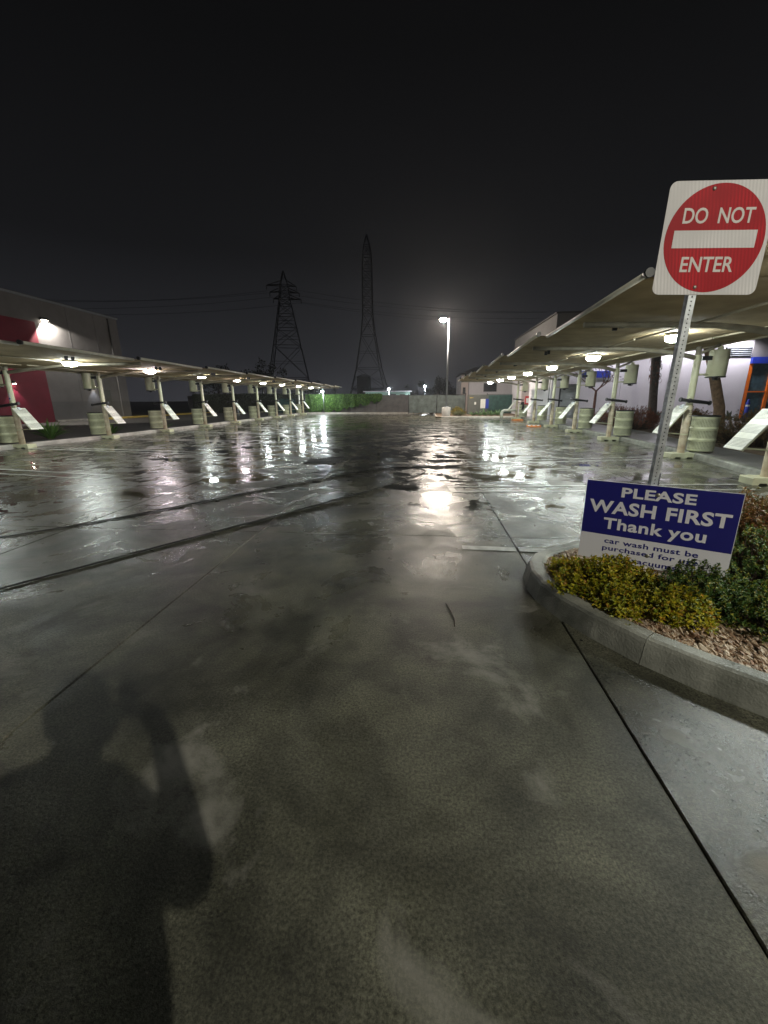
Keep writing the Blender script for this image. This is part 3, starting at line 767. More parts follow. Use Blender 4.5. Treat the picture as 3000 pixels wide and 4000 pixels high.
def make_barrel(sgn):
    t_ = thing('trash_barrel', (0, 0, 0), 'cream perforated barrel', 'trash barrel')
    prof = [(0.0, 0.0), (0.265, 0.0), (0.275, 0.012), (0.282, 0.03)]
    for k in range(3):
        z0 = 0.03+k*0.272
        prof += [(0.282, z0+0.02), (0.282, z0+0.235), (0.292, z0+0.247), (0.292, z0+0.257), (0.282, z0+0.270)]
    prof += [(0.284, 0.845), (0.290, 0.850), (0.272, 0.852), (0.268, 0.70)]
    MB().lathe(prof, n=32).build('drum', 'cream_perf', t_)
    MB().lathe([(0.262, 0.835), (0.296, 0.838), (0.300, 0.852), (0.292, 0.866), (0.262, 0.868)], n=32).build('liner_rim', 'black_plastic', t_)
    for z in (0.26, 0.62):
        MB().box((-0.345*sgn, 0, z), (0.14, 0.06, 0.035)).build('strap', 'cream', t_)
    return t_
def canopy_bay(sgn, xf0, xf1, xr, y0, y1, zf, zm, zr, posts, label, group):
    """one fabric bay: front edge tube (near end standing further out), two purlins, curved arms from the posts"""
    t_ = thing('shade_canopy', ((xf0+xr)/2, (y0+y1)/2, 0), label, 'canopy', group)
    ox, oy = t_.location.x, t_.location.y
    nx, ny = 14, 8
    vs = []; fs = []
    for top in (0.012, 0.0):
        for j in range(ny+1):
            v = j/ny; y = y0+(y1-y0)*v; xf = xf0+(xf1-xf0)*v
            for i in range(nx+1):
                u = i/nx; x = xf+(xr-xf)*u
                if u < 0.5: z = zf+(zm-zf)*u*2
                else: z = zm+(zr-zm)*(u-0.5)*2
                z -= 0.035*math.sin(PI*v)*math.sin(PI*min(1, u*1.0))
                vs.append((x-ox, y-oy, z+top))
    n1 = (nx+1)*(ny+1)
    for j in range(ny):
        for i in range(nx):
            a_ = j*(nx+1)+i; f = (a_, a_+1, a_+nx+2, a_+nx+1)
            fs.append(f); fs.append(tuple(q+n1 for q in f[::-1]))
    MB().add(vs, fs, True).build('fabric', 'fabric', t_)
    ft = MB().tube([(xf0-ox, y0-0.10-oy, zf+0.02), (xf1-ox, y1-oy-0.04, zf-0.01)], 0.034, 10).build('front_tube', 'tube_white', t_)
    MB().tube([(xf0-ox, y0-0.16-oy, zf+0.02), (xf0-ox, y0-0.09-oy, zf+0.02)], 0.048, 12).build('end_cap', 'black_plastic', ft)
    MB().tube([(xr-ox, y0+0.02-oy, zr+0.0), (xr-ox, y1-0.02-oy, zr+0.0)], 0.034, 8).build('rear_tube', 'purlin', t_)
    for u in (0.42, 0.74):
        x = xf0+(xr-xf0)*u; z = zm-0.055 if u < 0.5 else zm+(zr-zm)*(u-0.5)*2-0.055
        MB().tube([(x-ox, y0+0.02-oy, z), (x-ox, (y0+y1)/2-oy, z-0.012), (x-ox, y1-0.02-oy, z)], 0.019, 6).build('purlin', 'purlin', t_)
    for px_, py_ in posts:
        L = abs(px_-xf0)-0.25
        pp = []
        for k in range(9):
            u = k/8; x = px_-sgn*L*u
            uu = (x-xf0)/(xr-xf0)
            zc = (zf+(zm-zf)*uu*2 if uu < 0.5 else zm+(zr-zm)*(uu-0.5)*2)-0.095
            z = 2.36+(zc-2.36)*min(1, (u/0.42))**0.6 if u < 0.42 else zc
            pp.append((x-ox, py_-oy+0.02, z))
        ar = MB().tube(pp, [0.055]*3+[0.045]*6, 8).build('arm', 'arm_paint', t_)
        MB().tube([(px_-ox, py_-oy+0.02, 2.30), (px_-ox, py_-oy+0.02, 2.62)], 0.06, 10).build('arm_socket', 'arm_paint', t_)
        MB().tube([(px_-ox, py_-oy+0.02, 2.45), (px_+sgn*0.45-ox, py_-oy+0.02, zr-0.05)], 0.035, 8).build('rear_arm', 'arm_paint', t_)
    for k in range(2):
        y = y0+(y1-y0)*(0.60+0.06*k); x = xf0+(xr-xf0)*0.2
        MB().box((x-ox, y-oy, zf-0.08), (0.07, 0.05, 0.10)).build('cable_clip', 'dark_metal', t_)
    return t_
def make_light(m, side):
    t_ = thing('canopy_light', (0, 0, 0), 'round light', 'light')
    MB().lathe([(0.0, 0.075), (0.17, 0.072), (0.195, 0.05), (0.195, 0.028), (0.180, 0.022)], n=24).build('housing', 'tube_white', t_)
    MB().lathe([(0.185, 0.022), (0.183, -0.02), (0.168, -0.055), (0.15, -0.068)], n=24).build('diffuser', side, t_)
    MB().lathe([(0.15, -0.068), (0.10, -0.082), (0.0, -0.090)], n=24).build('lens', m, t_)
    return t_
stL = make_station(-1); stR = make_station(1); baL = make_barrel(-1); baR = make_barrel(1)
usedd = {}
def place(proto, loc, label, group):
    o = proto if id(proto) not in usedd else copy_tree(proto)
    usedd[id(proto)] = 1
    o.location = loc; tag(o, label, None, group)
    if 'light' not in group: o.rotation_euler = (0, 0, random.uniform(-0.035, 0.035))
    return o
for i, (x, y) in enumerate(LPOST):
    nm = f'{ORD[i]} from the camera in the left row'
    place(stL, (x, y, 0.0), f'cream vacuum post with white mat board, {nm}', 'vacuum posts of the left row')
    place(baL, (x-0.48, y+0.06, 0.17), f'cream perforated trash barrel strapped to the post {nm}', 'trash barrels of the left row')
for i, (x, y) in enumerate(RPOST):
    nm = f'{ORD[i]} from the camera in the right row'
    place(stR, (x, y, 0.0), f'cream vacuum post with white mat board, {nm}', 'vacuum posts of the right row')
    place(baR, (x+0.48, y+0.06, 0.17), f'cream perforated trash barrel strapped to the post {nm}', 'trash barrels of the right row')
# right canopy: bay edges and lights
RB = [2.45, 5.3, 9.7, 13.9, 17.9, 21.8, 25.4, 29.0, 33.0]
for i in range(len(RB)-1):
    y0, y1 = RB[i], RB[i+1]
    ps = [(x, y) for x, y in RPOST if y0 <= y < y1]
    canopy_bay(1, 2.38, 2.58, 7.15, y0, y1-0.03, 2.745, 2.70, 2.70, ps, f'tan fabric shade canopy bay, {ORD[i]} from the camera over the right row', 'shade canopy bays of the right row')
LB = [5.6, 8.6, 12.2, 15.9, 19.6, 23.4, 27.2, 31.1, 35.0, 39.0, 43.0]
for i in range(len(LB)-1):
    y0, y1 = LB[i], LB[i+1]
    ps = [(x, y) for x, y in LPOST if y0 <= y < y1]
    dx = -0.35 if i < 2 else (-0.2 if i == 2 else 0)
    canopy_bay(-1, -8.25+dx*0.6, -8.36+dx*0.6, -13.25+dx, y0, y1-0.03, 2.66, 2.66, 2.55, ps, f'tan fabric shade canopy bay, {ORD[i]} from the camera over the left row', 'shade canopy bays of the left row')
liC = make_light('lens_cool', 'diffuser_cool'); liP = make_light('lens_pinkish', 'diffuser_pinkish')
for i, y in enumerate([3.90, 9.15, 13.25, 17.25, 21.1, 24.85, 28.45, 32.6]):
    place(liC, (3.60 if i == 0 else 4.90, y, 2.605), f'lit round light under the right canopy, {ORD[i]} from the camera', 'lights under the right canopy')
for i, y in enumerate([8.3, 12.0, 15.7, 19.5, 23.3, 27.2, 31.0, 35.2, 39.1]):
    place(liP if i in (2, 4) else liC, (-10.5, y, 2.565), f'lit round light under the left canopy, {ORD[i]} from the camera', 'lights under the left canopy')

# ================================================================== street lights
def box_part(name, c, size, m, parent, bev=0.0):
    return MB().box(c, size, bev=bev).build(name, m, parent)
pl_ = thing('lamp_post', (1.78, 34.0, 0.10), 'tall lit lamp post on a round concrete base at the far end', 'lamp post')
MB().lathe([(0.0, 0.70), (0.32, 0.70), (0.345, 0.675), (0.345, -0.15)], n=28).build('concrete_base', 'conc_base', pl_)
MB().box((0, 0, 0.725), (0.36, 0.36, 0.05), bev=0.01).build('base_plate', 'grey_metal', pl_)
MB().tube([(0, 0, 0.72), (0, 0, 7.25)], [0.075, 0.06], 12).build('pole', 'grey_metal', pl_)
MB().tube([(0, 0, 7.15), (-0.30, -0.1, 7.18)], 0.035, 8).build('arm', 'grey_metal', pl_)
hd = MB().box((-0.45, -0.12, 7.20), (0.54, 0.50, 0.14), bev=0.03).build('lamp_head', 'grey_metal', pl_)
MB().lathe([(0.24, 0.0), (0.23, -0.07), (0.15, -0.14), (0, -0.17)], (-0.45, -0.14, 7.13), 18).build('lens', 'lens_pole', hd)
# the lamp behind the camera that throws the photographer's shadow
lb = thing('entrance_lamp_post', (4.75, -5.45, 0), 'lamp post behind the camera lighting the entrance', 'lamp post')
MB().lathe([(0, 0.7), (0.3, 0.7), (0.3, 0)], n=20).build('concrete_base', 'conc_base', lb)
MB().tube([(0, 0, 0.7), (0, 0, 6.2)], [0.075, 0.06], 12).build('pole', 'grey_metal', lb)
MB().box((-0.1, 0.1, 6.22), (0.5, 0.4, 0.14), bev=0.03).build('lamp_head', 'grey_metal', lb)
lamp('entrance_light', 'POINT', (4.65, -5.35, 6.02), 2350, (1.0, 0.965, 0.82), lb, radius=0.06)

def flood(name, loc, label, r=0.16, em='lens_flood', polez=None, dirv=(0, -1, -0.2), grp=None):
    t_ = thing(name, (loc[0], loc[1], 0), label, 'floodlight', grp)
    d = Vector(dirv).normalized()
    p = Vector((0, 0, loc[2]))
    MB().tube([(0, 0.25, polez or 0.1), (0, 0.25, loc[2])], 0.035, 8).build('pole', 'grey_metal', t_)
    MB().tube([p+Vector((0, 0.28, 0)), p+d*0.0], r*0.9, 12).build('housing', 'grey_metal', t_)
    MB().lathe([(0.02, r*0.9), (r*0.6, r*0.7), (r*0.9, 0.2*r), (r*0.9, -0.2*r), (r*0.6, -0.7*r), (0.02, -r*0.9)], p+d*r*1.1, 14).build('lens', em, t_)
    return t_
flood('floodlight', (-10.45, 43.35, 2.28), 'bright floodlight on top of the ivy covered wall', 0.10)
flood('floodlight', (-5.4, 66.0, 2.95), 'bright floodlight in front of the pale green building', 0.14)
flood('floodlight', (0.15, 70.0, 3.40), 'bright floodlight left of the dark round tree', 0.15)

# ================================================================== far wall, fences, cabinets
wl_ = thing('block_wall', (-4.0, 44.9, 0), 'dark block wall behind the ivy at the far end', 'wall')
for (x0, x1) in ((-12.9, -9.0), (-9.0, -5.0), (-5.0, -1.4)):
    MB().box(((x0+x1)/2+4.0, 0, 0.93), (x1-x0-0.02, 0.2, 1.75)).build('wall_panel', 'wall_block', wl_)
MB().box((-3.15, 0, 1.83), (11.6, 0.26, 0.06)).build('coping', 'wall_block', wl_)
def ivy(name, x0, x1, y, ztop, n_, lm, label, hang, size=0.11, depth=0.22):
    t_ = thing(name, ((x0+x1)/2, y, 0.1), label, 'ivy')
    lv = MB(); ox = (x0+x1)/2
    strand = [(random.uniform(x0, x1), random.uniform(0.12, 0.45), random.uniform(0.05, 0.38), random.uniform(-0.25, 0.25)) for _ in range(int((x1-x0)*4))]
    k = 0
    while k < n_:
        x = random.uniform(x0, x1)
        low = hang(x)
        z = low+(ztop-low)*random.random()**0.8
        if z < low+0.25*abs(math.sin(x*3.1)+0.5*math.sin(x*7.7)): continue
        d = Vector((random.gauss(0, .5), -0.5, -1.0+random.gauss(0, .3)))
        bulge = max([0]+[hh*(1-((x-sx_-sl_*(z-1))/w_)**2) for sx_, w_, hh, sl_ in strand if abs(x-sx_-sl_*(z-1)) < w_])
        leaf(lv, Vector((x-ox, -abs(random.gauss(0, depth*0.5))-0.02-max(0, bulge), z-0.1+random.gauss(0, .03))), d, Vector((random.gauss(0, .4), -1, 0.5)), size*random.uniform(.7, 1.5), size*0.75)
        k += 1
    o = lv.build('leaves', lm, t_); o['kind'] = 'stuff'
    st = MB()
    for q in range(24):
        x = x0+(x1-x0)*(q+random.random())/24
        st.tube([(x-ox, -0.02, ztop-0.1), (x-ox+random.uniform(-.2, .2), -0.06, max(0.1, hang(x)))], 0.012, 4, caps=False)
    st.build('vines', 'bark_dark', t_)
    return t_
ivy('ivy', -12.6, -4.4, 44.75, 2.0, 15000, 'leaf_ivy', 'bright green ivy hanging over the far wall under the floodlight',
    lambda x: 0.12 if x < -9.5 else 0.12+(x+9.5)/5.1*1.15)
lw = thing('left_boundary_wall', (-18, 45.2, 0), 'long dark wall behind the left row', 'wall')
MB().box((-1.6, 0, 1.0), (13.2, 0.2, 1.9)).build('wall_panel', 'wall_block', lw)
ivy('ivy', -25.5, -12.9, 45.05, 2.15, 9000, 'leaf_ivy_unlit', 'dark unlit ivy hedge behind the left row of posts', lambda x: 0.1, 0.16)
gp = thing('green_screen_panel', (-14.6, 44.2, 0.1), 'dark green screened gate seen between the left row posts', 'gate')
MB().box((0, 0, 0.75), (1.9, 0.04, 1.45)).build('screen', 'green_mesh', gp)
for xx in (-0.95, 0.95): MB().tube([(xx, -0.03, 0), (xx, -0.03, 1.5)], 0.03, 8).build('gate_post', 'dark_metal', gp)
for i, (x, y, lab) in enumerate(((-16.6, 36.5, 'grey bollard between the sixth and seventh left posts'), (-15.2, 41.2, 'grey bollard beside the green screened gate'))):
    b_ = thing('bollard', (x, y, 0.105), lab, 'bollard', 'bollards in the alley')
    MB().lathe([(0.07, 0), (0.07, 0.78), (0.05, 0.82), (0, 0.83)], n=14).build('shaft', 'grey_metal', b_)
    MB().lathe([(0.072, 0.62), (0.072, 0.70)], n=14).build('band', 'yellow_paint', b_)
wp = thing('white_column', (-13.0, 43.4, 0.1), 'white column with a small valve pipe behind the last left post', 'column')
MB().tube([(0, 0, 0), (0, 0, 2.35)], 0.09, 12).build('shaft', 'pipe_white', wp)
MB().tube([(-0.05, -0.09, 0.9), (-0.30, -0.12, 0.9), (-0.34, -0.12, 0.3)], 0.035, 8).build('valve_pipe', 'pipe_white', wp)

def fence(x0, x1, y, h, m, label, step=2.4, name='screened_fence'):
    t_ = thing(name, ((x0+x1)/2, y, 0.1), label, 'fence')
    ox = (x0+x1)/2; k = max(1, round((x1-x0)/step)); w = (x1-x0)/k
    for i in range(k):
        vs = []; fs = []
        for a_ in range(9):
            for b_ in range(5):
                vs.append((x0-ox+w*i+0.04+(w-0.08)*a_/8, 0.03*math.sin(a_*1.7+i)*math.sin(PI*b_/4), 0.06+(h-0.1)*b_/4))
        for a_ in range(8):
            for b_ in range(4): fs.append((a_*5+b_, a_*5+b_+5, a_*5+b_+6, a_*5+b_+1))
        MB().add(vs, fs, True).build('screen', m, t_)
    for i in range(k+1): MB().tube([(x0-ox+w*i, 0.06, 0), (x0-ox+w*i, 0.06, h+0.12)], 0.032, 8).build('fence_post', 'dark_metal', t_)
    MB().tube([(x0-ox, 0.06, h), (x1-ox, 0.06, h)], 0.022, 6).build('top_rail', 'dark_metal', t_)
    return t_
fence(-1.45, 3.9, 40.6, 1.72, 'grey_mesh', 'grey screened fence behind the lamp post')
fence(5.75, 10.6, 39.6, 1.70, 'green_mesh', 'dark green screened fence right of the electrical cabinet')
cb = thing('electrical_cabinet', (4.75, 38.2, 0.1), 'large grey-green electrical cabinet with a white label', 'cabinet')
MB().box((0, 0, 0.84), (1.75, 0.6, 1.68), bev=0.02).build('housing', 'cabinet', cb)
MB().box((-0.44, -0.305, 0.84), (0.84, 0.012, 1.5)).build('door', 'cabinet', cb)
MB().box((0.44, -0.305, 0.84), (0.84, 0.012, 1.5)).build('door', 'cabinet', cb)
MB().box((-0.25, -0.318, 0.95), (0.15, 0.01, 0.22)).build('label_plate', 'paper_white', cb)
MB().box((-0.58, -0.318, 1.42), (0.30, 0.01, 0.06)).build('warning_strip', 'yellow_paint', cb)
sp_ = thing('meter_panel', (5.28, 37.55, 0.1), 'white and blue upright panel in front of the electrical cabinet', 'panel')
for k in range(3): MB().box((-0.30+0.14*k, 0, 0.92), (0.125, 0.10, 0.78), bev=0.006).build('white_slat', 'paper_white', sp_)
MB().box((0.20, -0.01, 0.92), (0.26, 0.10, 0.80), bev=0.006).build('blue_slat', 'blue_paint', sp_)
MB().box((-0.05, 0.02, 0.28), (0.5, 0.06, 0.56)).build('stand', 'cabinet', sp_)
# shrubs by the lamp post
shrub('shrub', (2.85, 35.9, 0.11), 0.62, 0.5, 0.72, 420, 'leaf_yellow', 0.075, 0.03, 'yellow shrub just right of the lamp post base', group='shrubs in the far bed')
shrub('shrub', (2.85, 34.6, 0.11), 0.52, 0.4, 0.46, 420, 'leaf_grey', 0.05, 0.018, 'small grey-green mounded shrub in front of the yellow shrub', group='shrubs in the far bed')
shrub('shrub', (-0.55, 42.7, 0.05), 0.6, 0.25, 0.18, 160, 'leaf_yellow', 0.06, 0.03, 'low yellow ground cover at the foot of the grey fence', group='shrubs in the far bed')
def rosette(name, c, n_, L, wd, lm, label, cat, group=None, up=0.7, spread=1.0, stems=None):
    """strap-leaved plant: long leaves arching from the base"""
    t_ = thing(name, c, label, cat, group); lv = MB()
    for k in range(n_):
        a_ = random.uniform(0, 2*PI); el = random.uniform(up-0.35, up+0.35)
        d = Vector((math.cos(a_)*math.cos(el)*spread, math.sin(a_)*math.cos(el)*spread, math.sin(el)))
        L_ = L*random.uniform(0.6, 1.1); q = Vector((-math.sin(a_), math.cos(a_), 0))
        p0 = Vector((math.cos(a_), math.sin(a_), 0))*random.uniform(0, 0.10)
        vs = []
        for i in range(6):
            f = i/5; w = wd*(0.35+1.3*f if f < 0.5 else 2.0*(1-f)+0.02)*0.75
            p = p0+d*L_*f-Vector((0, 0, 1))*L_*0.28*f*f
            vs += [p-q*w/2+Vector((0, 0, w*0.12)), p-Vector((0, 0, w*0.06)), p+q*w/2+Vector((0, 0, w*0.12))]
        fs = []
        for i in range(5):
            for j in range(2): fs.append((i*3+j, i*3+j+1, i*3+j+4, i*3+j+3))
        lv.add(vs, fs, True)
    o = lv.build('leaves', lm, t_); o['kind'] = 'stuff'
    MB().lathe([(0.09, -0.02), (0.07, 0.10), (0, 0.13)], n=10).build('crown_base', 'bark', t_)
    return t_
for i, (dx, dy, s_) in enumerate(((-0.95, 0.1, 0.62), (-0.45, -0.2, 0.72), (0.05, 0.0, 0.92), (0.55, 0.05, 0.80), (1.0, -0.05, 0.82))):
    rosette('agave', (4.95+dx, 34.7+dy, 0.12), 34, s_, 0.10, 'leaf_pale', f'pale green rosette plant, {["leftmost", "second from left", "third from left", "fourth from left", "rightmost"][i]} of the clump by the cabinet', 'plant', 'pale green plants by the cabinet', up=0.75)
GL = 'strap-leaved plants along the left kerb'
for x, y, s_, n_, lab in ((-13.95, 14.35, 1.05, 110, 'large bushy strap-leaved plant beside the nearest left post'), (-13.45, 16.9, 0.75, 34, 'sparse strap-leaved plant beside the second left post'),
                          (-13.3, 20.4, 0.62, 24, 'small strap-leaved plant beside the third left post'), (-13.25, 24.1, 0.62, 24, 'small strap-leaved plant beside the fourth left post'),
                          (-13.3, 28.2, 0.6, 22, 'small strap-leaved plant beside the fifth left post')):
    rosette('strap_leaved_plant', (x, y, 0.105), n_, s_, 0.085, 'leaf_strap', lab, 'plant', GL, up=0.95)
nt = thing('notice_sign', (-13.08, 16.05, 0.10), 'small white notice with blue text lines behind the second left post', 'notice')
MB().box((0, 0, 0.52), (0.26, 0.012, 0.30)).build('board', 'paper_white', nt)
for k in range(4): MB().box((0.0, -0.008, 0.62-0.06*k), (0.20-0.03*(k % 2), 0.006, 0.028)).build('text_line', 'blue_paint', nt)
MB().tube([(0, 0.012, 0), (0, 0.012, 0.6)], 0.012, 6).build('stake', 'grey_metal', nt)
st_ = thing('post_sticker', (-13.15, 12.45, 1.62), 'small white sticker with blue letters on the nearest left post', 'sticker')
q = MB()
for k in range(6):
    a0 = -PI/2-0.55+1.1*k/6; a1 = -PI/2-0.55+1.1*(k+1)/6; r_ = 0.0755
    q.add([(r_*math.cos(a0), r_*math.sin(a0), -0.11), (r_*math.cos(a1), r_*math.sin(a1), -0.11), (r_*math.cos(a1), r_*math.sin(a1), 0.11), (r_*math.cos(a0), r_*math.sin(a0), 0.11)], [(0, 1, 2, 3)])
q.build('paper', 'paper_white', st_)
MB().box((0, -0.077, -0.055), (0.05, 0.003, 0.035)).build('print', 'blue_paint', st_)

# things beside the last right posts
pp_ = thing('vacuum_pipe', (6.2, 30.9, 0.0), 'white elbowed pipe beside the last right vacuum post', 'pipe')
MB().tube([(-0.62, 0, 0.0), (-0.62, 0, 0.42), (-0.57, 0, 0.56), (-0.44, 0, 0.63), (0.35, 0, 0.64)], 0.095, 14).build('pipe', 'pipe_white', pp_)
MB().tube([(-0.16, 0, 0.63), (-0.10, 0, 0.63)], 0.108, 14).build('joint_ring', 'cream', pp_)
MB().tube([(-0.62, 0, 0.18), (-0.62, 0, 0.24)], 0.108, 14).build('joint_ring', 'cream', pp_)
rl = thing('hose_reel', (6.95, 30.75, 0.55), 'black hose coil hanging at the last right vacuum post', 'hose')
mb = MB()
for k in range(4):
    mb.tube([(0.02*k, 0, 0)]+[] if False else [(-0.05+0.035*k, 0.26*math.cos(2*PI*j/20), 0.40+0.26*math.sin(2*PI*j/20)) for j in range(21)], 0.022, 6)
mb.build('coil', 'black_rubber', rl)
MB().tube([(-0.3, 0, 0.62), (0.05, 0, 0.55)], 0.02, 6).build('hook', 'dark_metal', rl)
def wheel_stop(loc, label, stripes, rz):
    t_ = thing('speed_hump', loc, label, 'speed hump', 'orange humps by the right posts', rz)
    pr = [(-0.17, 0), (0.17, 0), (0.13, 0.05), (0.06, 0.085), (-0.06, 0.085), (-0.13, 0.05)]
    k = len(pr); L = 0.36
    mb = MB(); mb.add([(-L, y, z) for y, z in pr]+[(L, y, z) for y, z in pr], [tuple(range(k-1, -1, -1)), tuple(range(k, 2*k))]+[(i, (i+1) % k, (i+1) % k+k, i+k) for i in range(k)])
    mb.build('body', 'orange_rubber', t_)
    if stripes:
        for xx in (-0.22, 0.0, 0.22):
            MB().add([(xx-0.06, -0.125, 0.055), (xx+0.06, -0.125, 0.055), (xx+0.06, -0.06, 0.0885), (xx-0.06, -0.06, 0.0885), (xx+0.06, 0.06, 0.0885), (xx-0.06, 0.06, 0.0885)], [(0, 1, 2, 3), (3, 2, 4, 5)]).build('stripe', 'paper_white', t_)
    return t_
wheel_stop((6.35, 29.2, 0.004), 'plain orange rubber hump on the ground near the last right post', False, 0.3)
wheel_stop((5.80, 22.75, 0.004), 'orange rubber hump with white stripes at the fifth right post', True, -0.1)

# ================================================================== buildings
def wall_quad_building(name, loc, label): return thing(name, loc, label, 'building')
# left: grey and magenta building, its long side facing the lot
bl = thing('commercial_building', (-30.0, 20.0, 0), 'large grey building with magenta painted section behind the left row', 'building')
X0 = 5.0                                    # facade plane, local
def facade_box(name, y0, y1, z0, z1, m, d=0.3, out=0.0, parent=bl):
    return MB().box((X0-d/2+out, (y0+y1)/2-20, (z0+z1)/2), (d, y1-y0, z1-z0)).build(name, m, parent)
facade_box('upper_wall', 4.0, 34.0, 6.40, 7.9, 'wall_grey')
facade_box('wall', 26.38, 34.0, 1.45, 6.40, 'wall_grey')
facade_box('wainscot', 26.38, 34.0, 0.0, 1.45, 'wall_grey_dark', out=0.02)
facade_box('magenta_wall', 4.0, 26.38, 0.0, 6.40, 'wall_magenta', out=0.01)
MB().box((X0-5.16, 33.85-20, 3.95), (10.0, 0.3, 7.9)).build('end_wall', 'wall_grey', bl)
MB().box((X0-5.15, 19-20, 7.92), (10.4, 30.2, 0.06)).build('parapet_cap', 'roof_dark', bl)
for yy in (29.0, 31.5): facade_box('reveal_joint', yy-0.012, yy+0.012, 1.47, 7.88, 'wall_grey_dark', d=0.02, out=0.012)
facade_box('reveal_joint', 26.4, 33.98, 4.18, 4.21, 'wall_grey_dark', d=0.02, out=0.010)
facade_box('coping_flashing', 4.0, 34.1, 7.80, 7.93, 'grey_metal', d=0.1, out=0.06)
facade_box('downpipe', 32.9, 33.0, 0.2, 7.7, 'wall_grey_dark', d=0.1, out=0.12)
facade_box('service_door', 30.9, 31.9, 0.22, 2.3, 'cabinet', d=0.06, out=0.05)
facade_box('base_strip', 26.4, 34.0, 0.0, 0.22, 'kerb_pale', d=0.2, out=0.14)
def wall_lamp(loc, label, w, power, target, spot, col, em='lens_wall', grp=None, radius=0.06, up=False):
    t_ = thing('wall_lamp', loc, label, 'wall lamp', grp)
    MB().box((0.06, 0, 0.06), (0.16, w, 0.16), bev=0.02).build('housing', 'dark_metal', t_)
    MB().box((0.09, 0, -0.03), (0.10, w*0.8, 0.02)).build('lens', em, t_)
    L_ = Vector(loc)+Vector((0.20, 0, -0.06))
    lamp('wall_lamp_light', 'SPOT', L_, power, col, t_, radius=radius, target=L_+Vector(target), spot=spot, blend=0.25)
    if up: lamp('wall_lamp_uplight', 'SPOT', Vector(loc)+Vector((0.15, 0, 0.18)), power*0.5, col, t_, radius=radius, target=Vector(loc)+Vector((0.12, 0, 2)), spot=70, blend=0.5)
    return t_
wall_lamp((-24.93, 27.0, 6.62), 'bright wall lamp high on the grey building above the magenta section', 0.5, 1500, (-0.12, 0.35, -1), 128, (1.0, 0.92, 0.80))
wall_lamp((-24.93, 23.9, 2.55), 'small up and down wall light on the magenta wall', 0.16, 70, (0, 0, -1), 80, (1.0, 0.80, 0.86), up=True)
wall_lamp((-24.93, 30.2, 2.55), 'small wall light on the grey wall behind the second left canister', 0.16, 45, (0, 0, -1), 80, (0.82, 0.88, 1.0), up=True)

# right: white building facing the camera
br = thing('car_wash_building', (8.0, 28.0, 0.0), 'white panelled building with blue band behind the right row', 'building')
PXW = [1.75, 4.2, 6.9, 9.6, 11.45]
MB().box((0.30, 0.15, 2.55), (0.55, 0.3, 5.1)).build('wall_panel', 'wall_white', br)
MB().box((1.15, 0.15, 3.70), (1.15, 0.3, 2.8)).build('wall_panel', 'wall_white', br)
for a_, b_ in zip(PXW[:-1], PXW[1:]):
    MB().box(((a_+b_)/2, 0.15, 2.55), (b_-a_-0.022, 0.3, 5.1)).build('wall_panel', 'wall_white', br)
MB().box((6.0, 0.36, 3.1), (12, 0.1, 6.2)).build('backing', 'wall_grey_dark', br)
MB().box((0.13, 6.2, 2.55), (0.25, 11.6, 5.1)).build('side_wall', 'wall_white', br)
MB().box((9.0, 5.9, 5.745), (18.1, 12.0, 1.27)).build('dimmed_parapet', 'wall_grey_dark', br)  # darker grey than the wall below, painted to dim the over-lit top
MB().box((9.0, 5.9, 6.42), (18.3, 12.2, 0.08)).build('roof', 'roof_dark', br)
sh_ = MB().box((1.15, 0.19, 1.15), (1.08, 0.06, 2.24)).build('roller_door', 'shutter', br)
for k in range(17): MB().box((1.15, 0.15, 0.12+k*0.13), (1.06, 0.04, 0.105), bev=0.012).build('shutter_slat', 'shutter', sh_)
MB().box((0.585, 0.08, 1.2), (0.09, 0.22, 2.4)).build('door_jamb', 'dark_metal', br)
MB().box((2.6, -0.03, 2.86), (1.75, 0.08, 0.40)).build('blue_band', 'blue_paint', br)
vt = MB().box((10.65, -0.012, 4.05), (1.45, 0.03, 0.56)).build('vent', 'hole_dark', br)
for k in range(5):
    MB().box((10.65, -0.05, 3.84+0.105*k), (1.40, 0.07, 0.028), rot=Euler((0.6, 0, 0)).to_matrix()).build('vent_slat', 'grey_metal', vt)
# glazed entrance at its right end
MB().box((15.3, 0.15, 4.40), (7.7, 0.3, 1.38)).build('fascia', 'wall_grey', br)
MB().box((15.3, -0.06, 3.55), (7.7, 0.20, 0.36)).build('blue_fascia', 'blue_paint', br)
for k, xx in enumerate((11.56, 12.75, 14.1, 15.5, 17.0, 18.4)):
    MB().box((xx, 0.05, 1.75), (0.16 if k else 0.14, 0.14, 3.28)).build('mullion', 'orange_paint', br)
for zz in (1.75, 0.17): MB().box((15.0, 0.06, zz), (6.8, 0.10, 0.07)).build('transom', 'orange_paint', br)
gl_x = (11.56, 12.75, 14.1, 15.5, 17.0, 18.4)
for a_, b_ in zip(gl_x[:-1], gl_x[1:]):
    for z0, z1 in ((0.2, 1.71), (1.79, 3.36)):
        MB().box(((a_+b_)/2, 0.10, (z0+z1)/2), (b_-a_-0.16, 0.02, z1-z0)).build('pane', 'glass_dark', br)
MB().box((15.0, 0.5, 1.8), (7.0, 0.05, 3.5)).build('interior_wall', 'wall_grey', br)
MB().box((9.0, -0.45, 0.10), (18.0, 0.9, 0.14), bev=0.02).build('plinth', 'sidewalk', br)
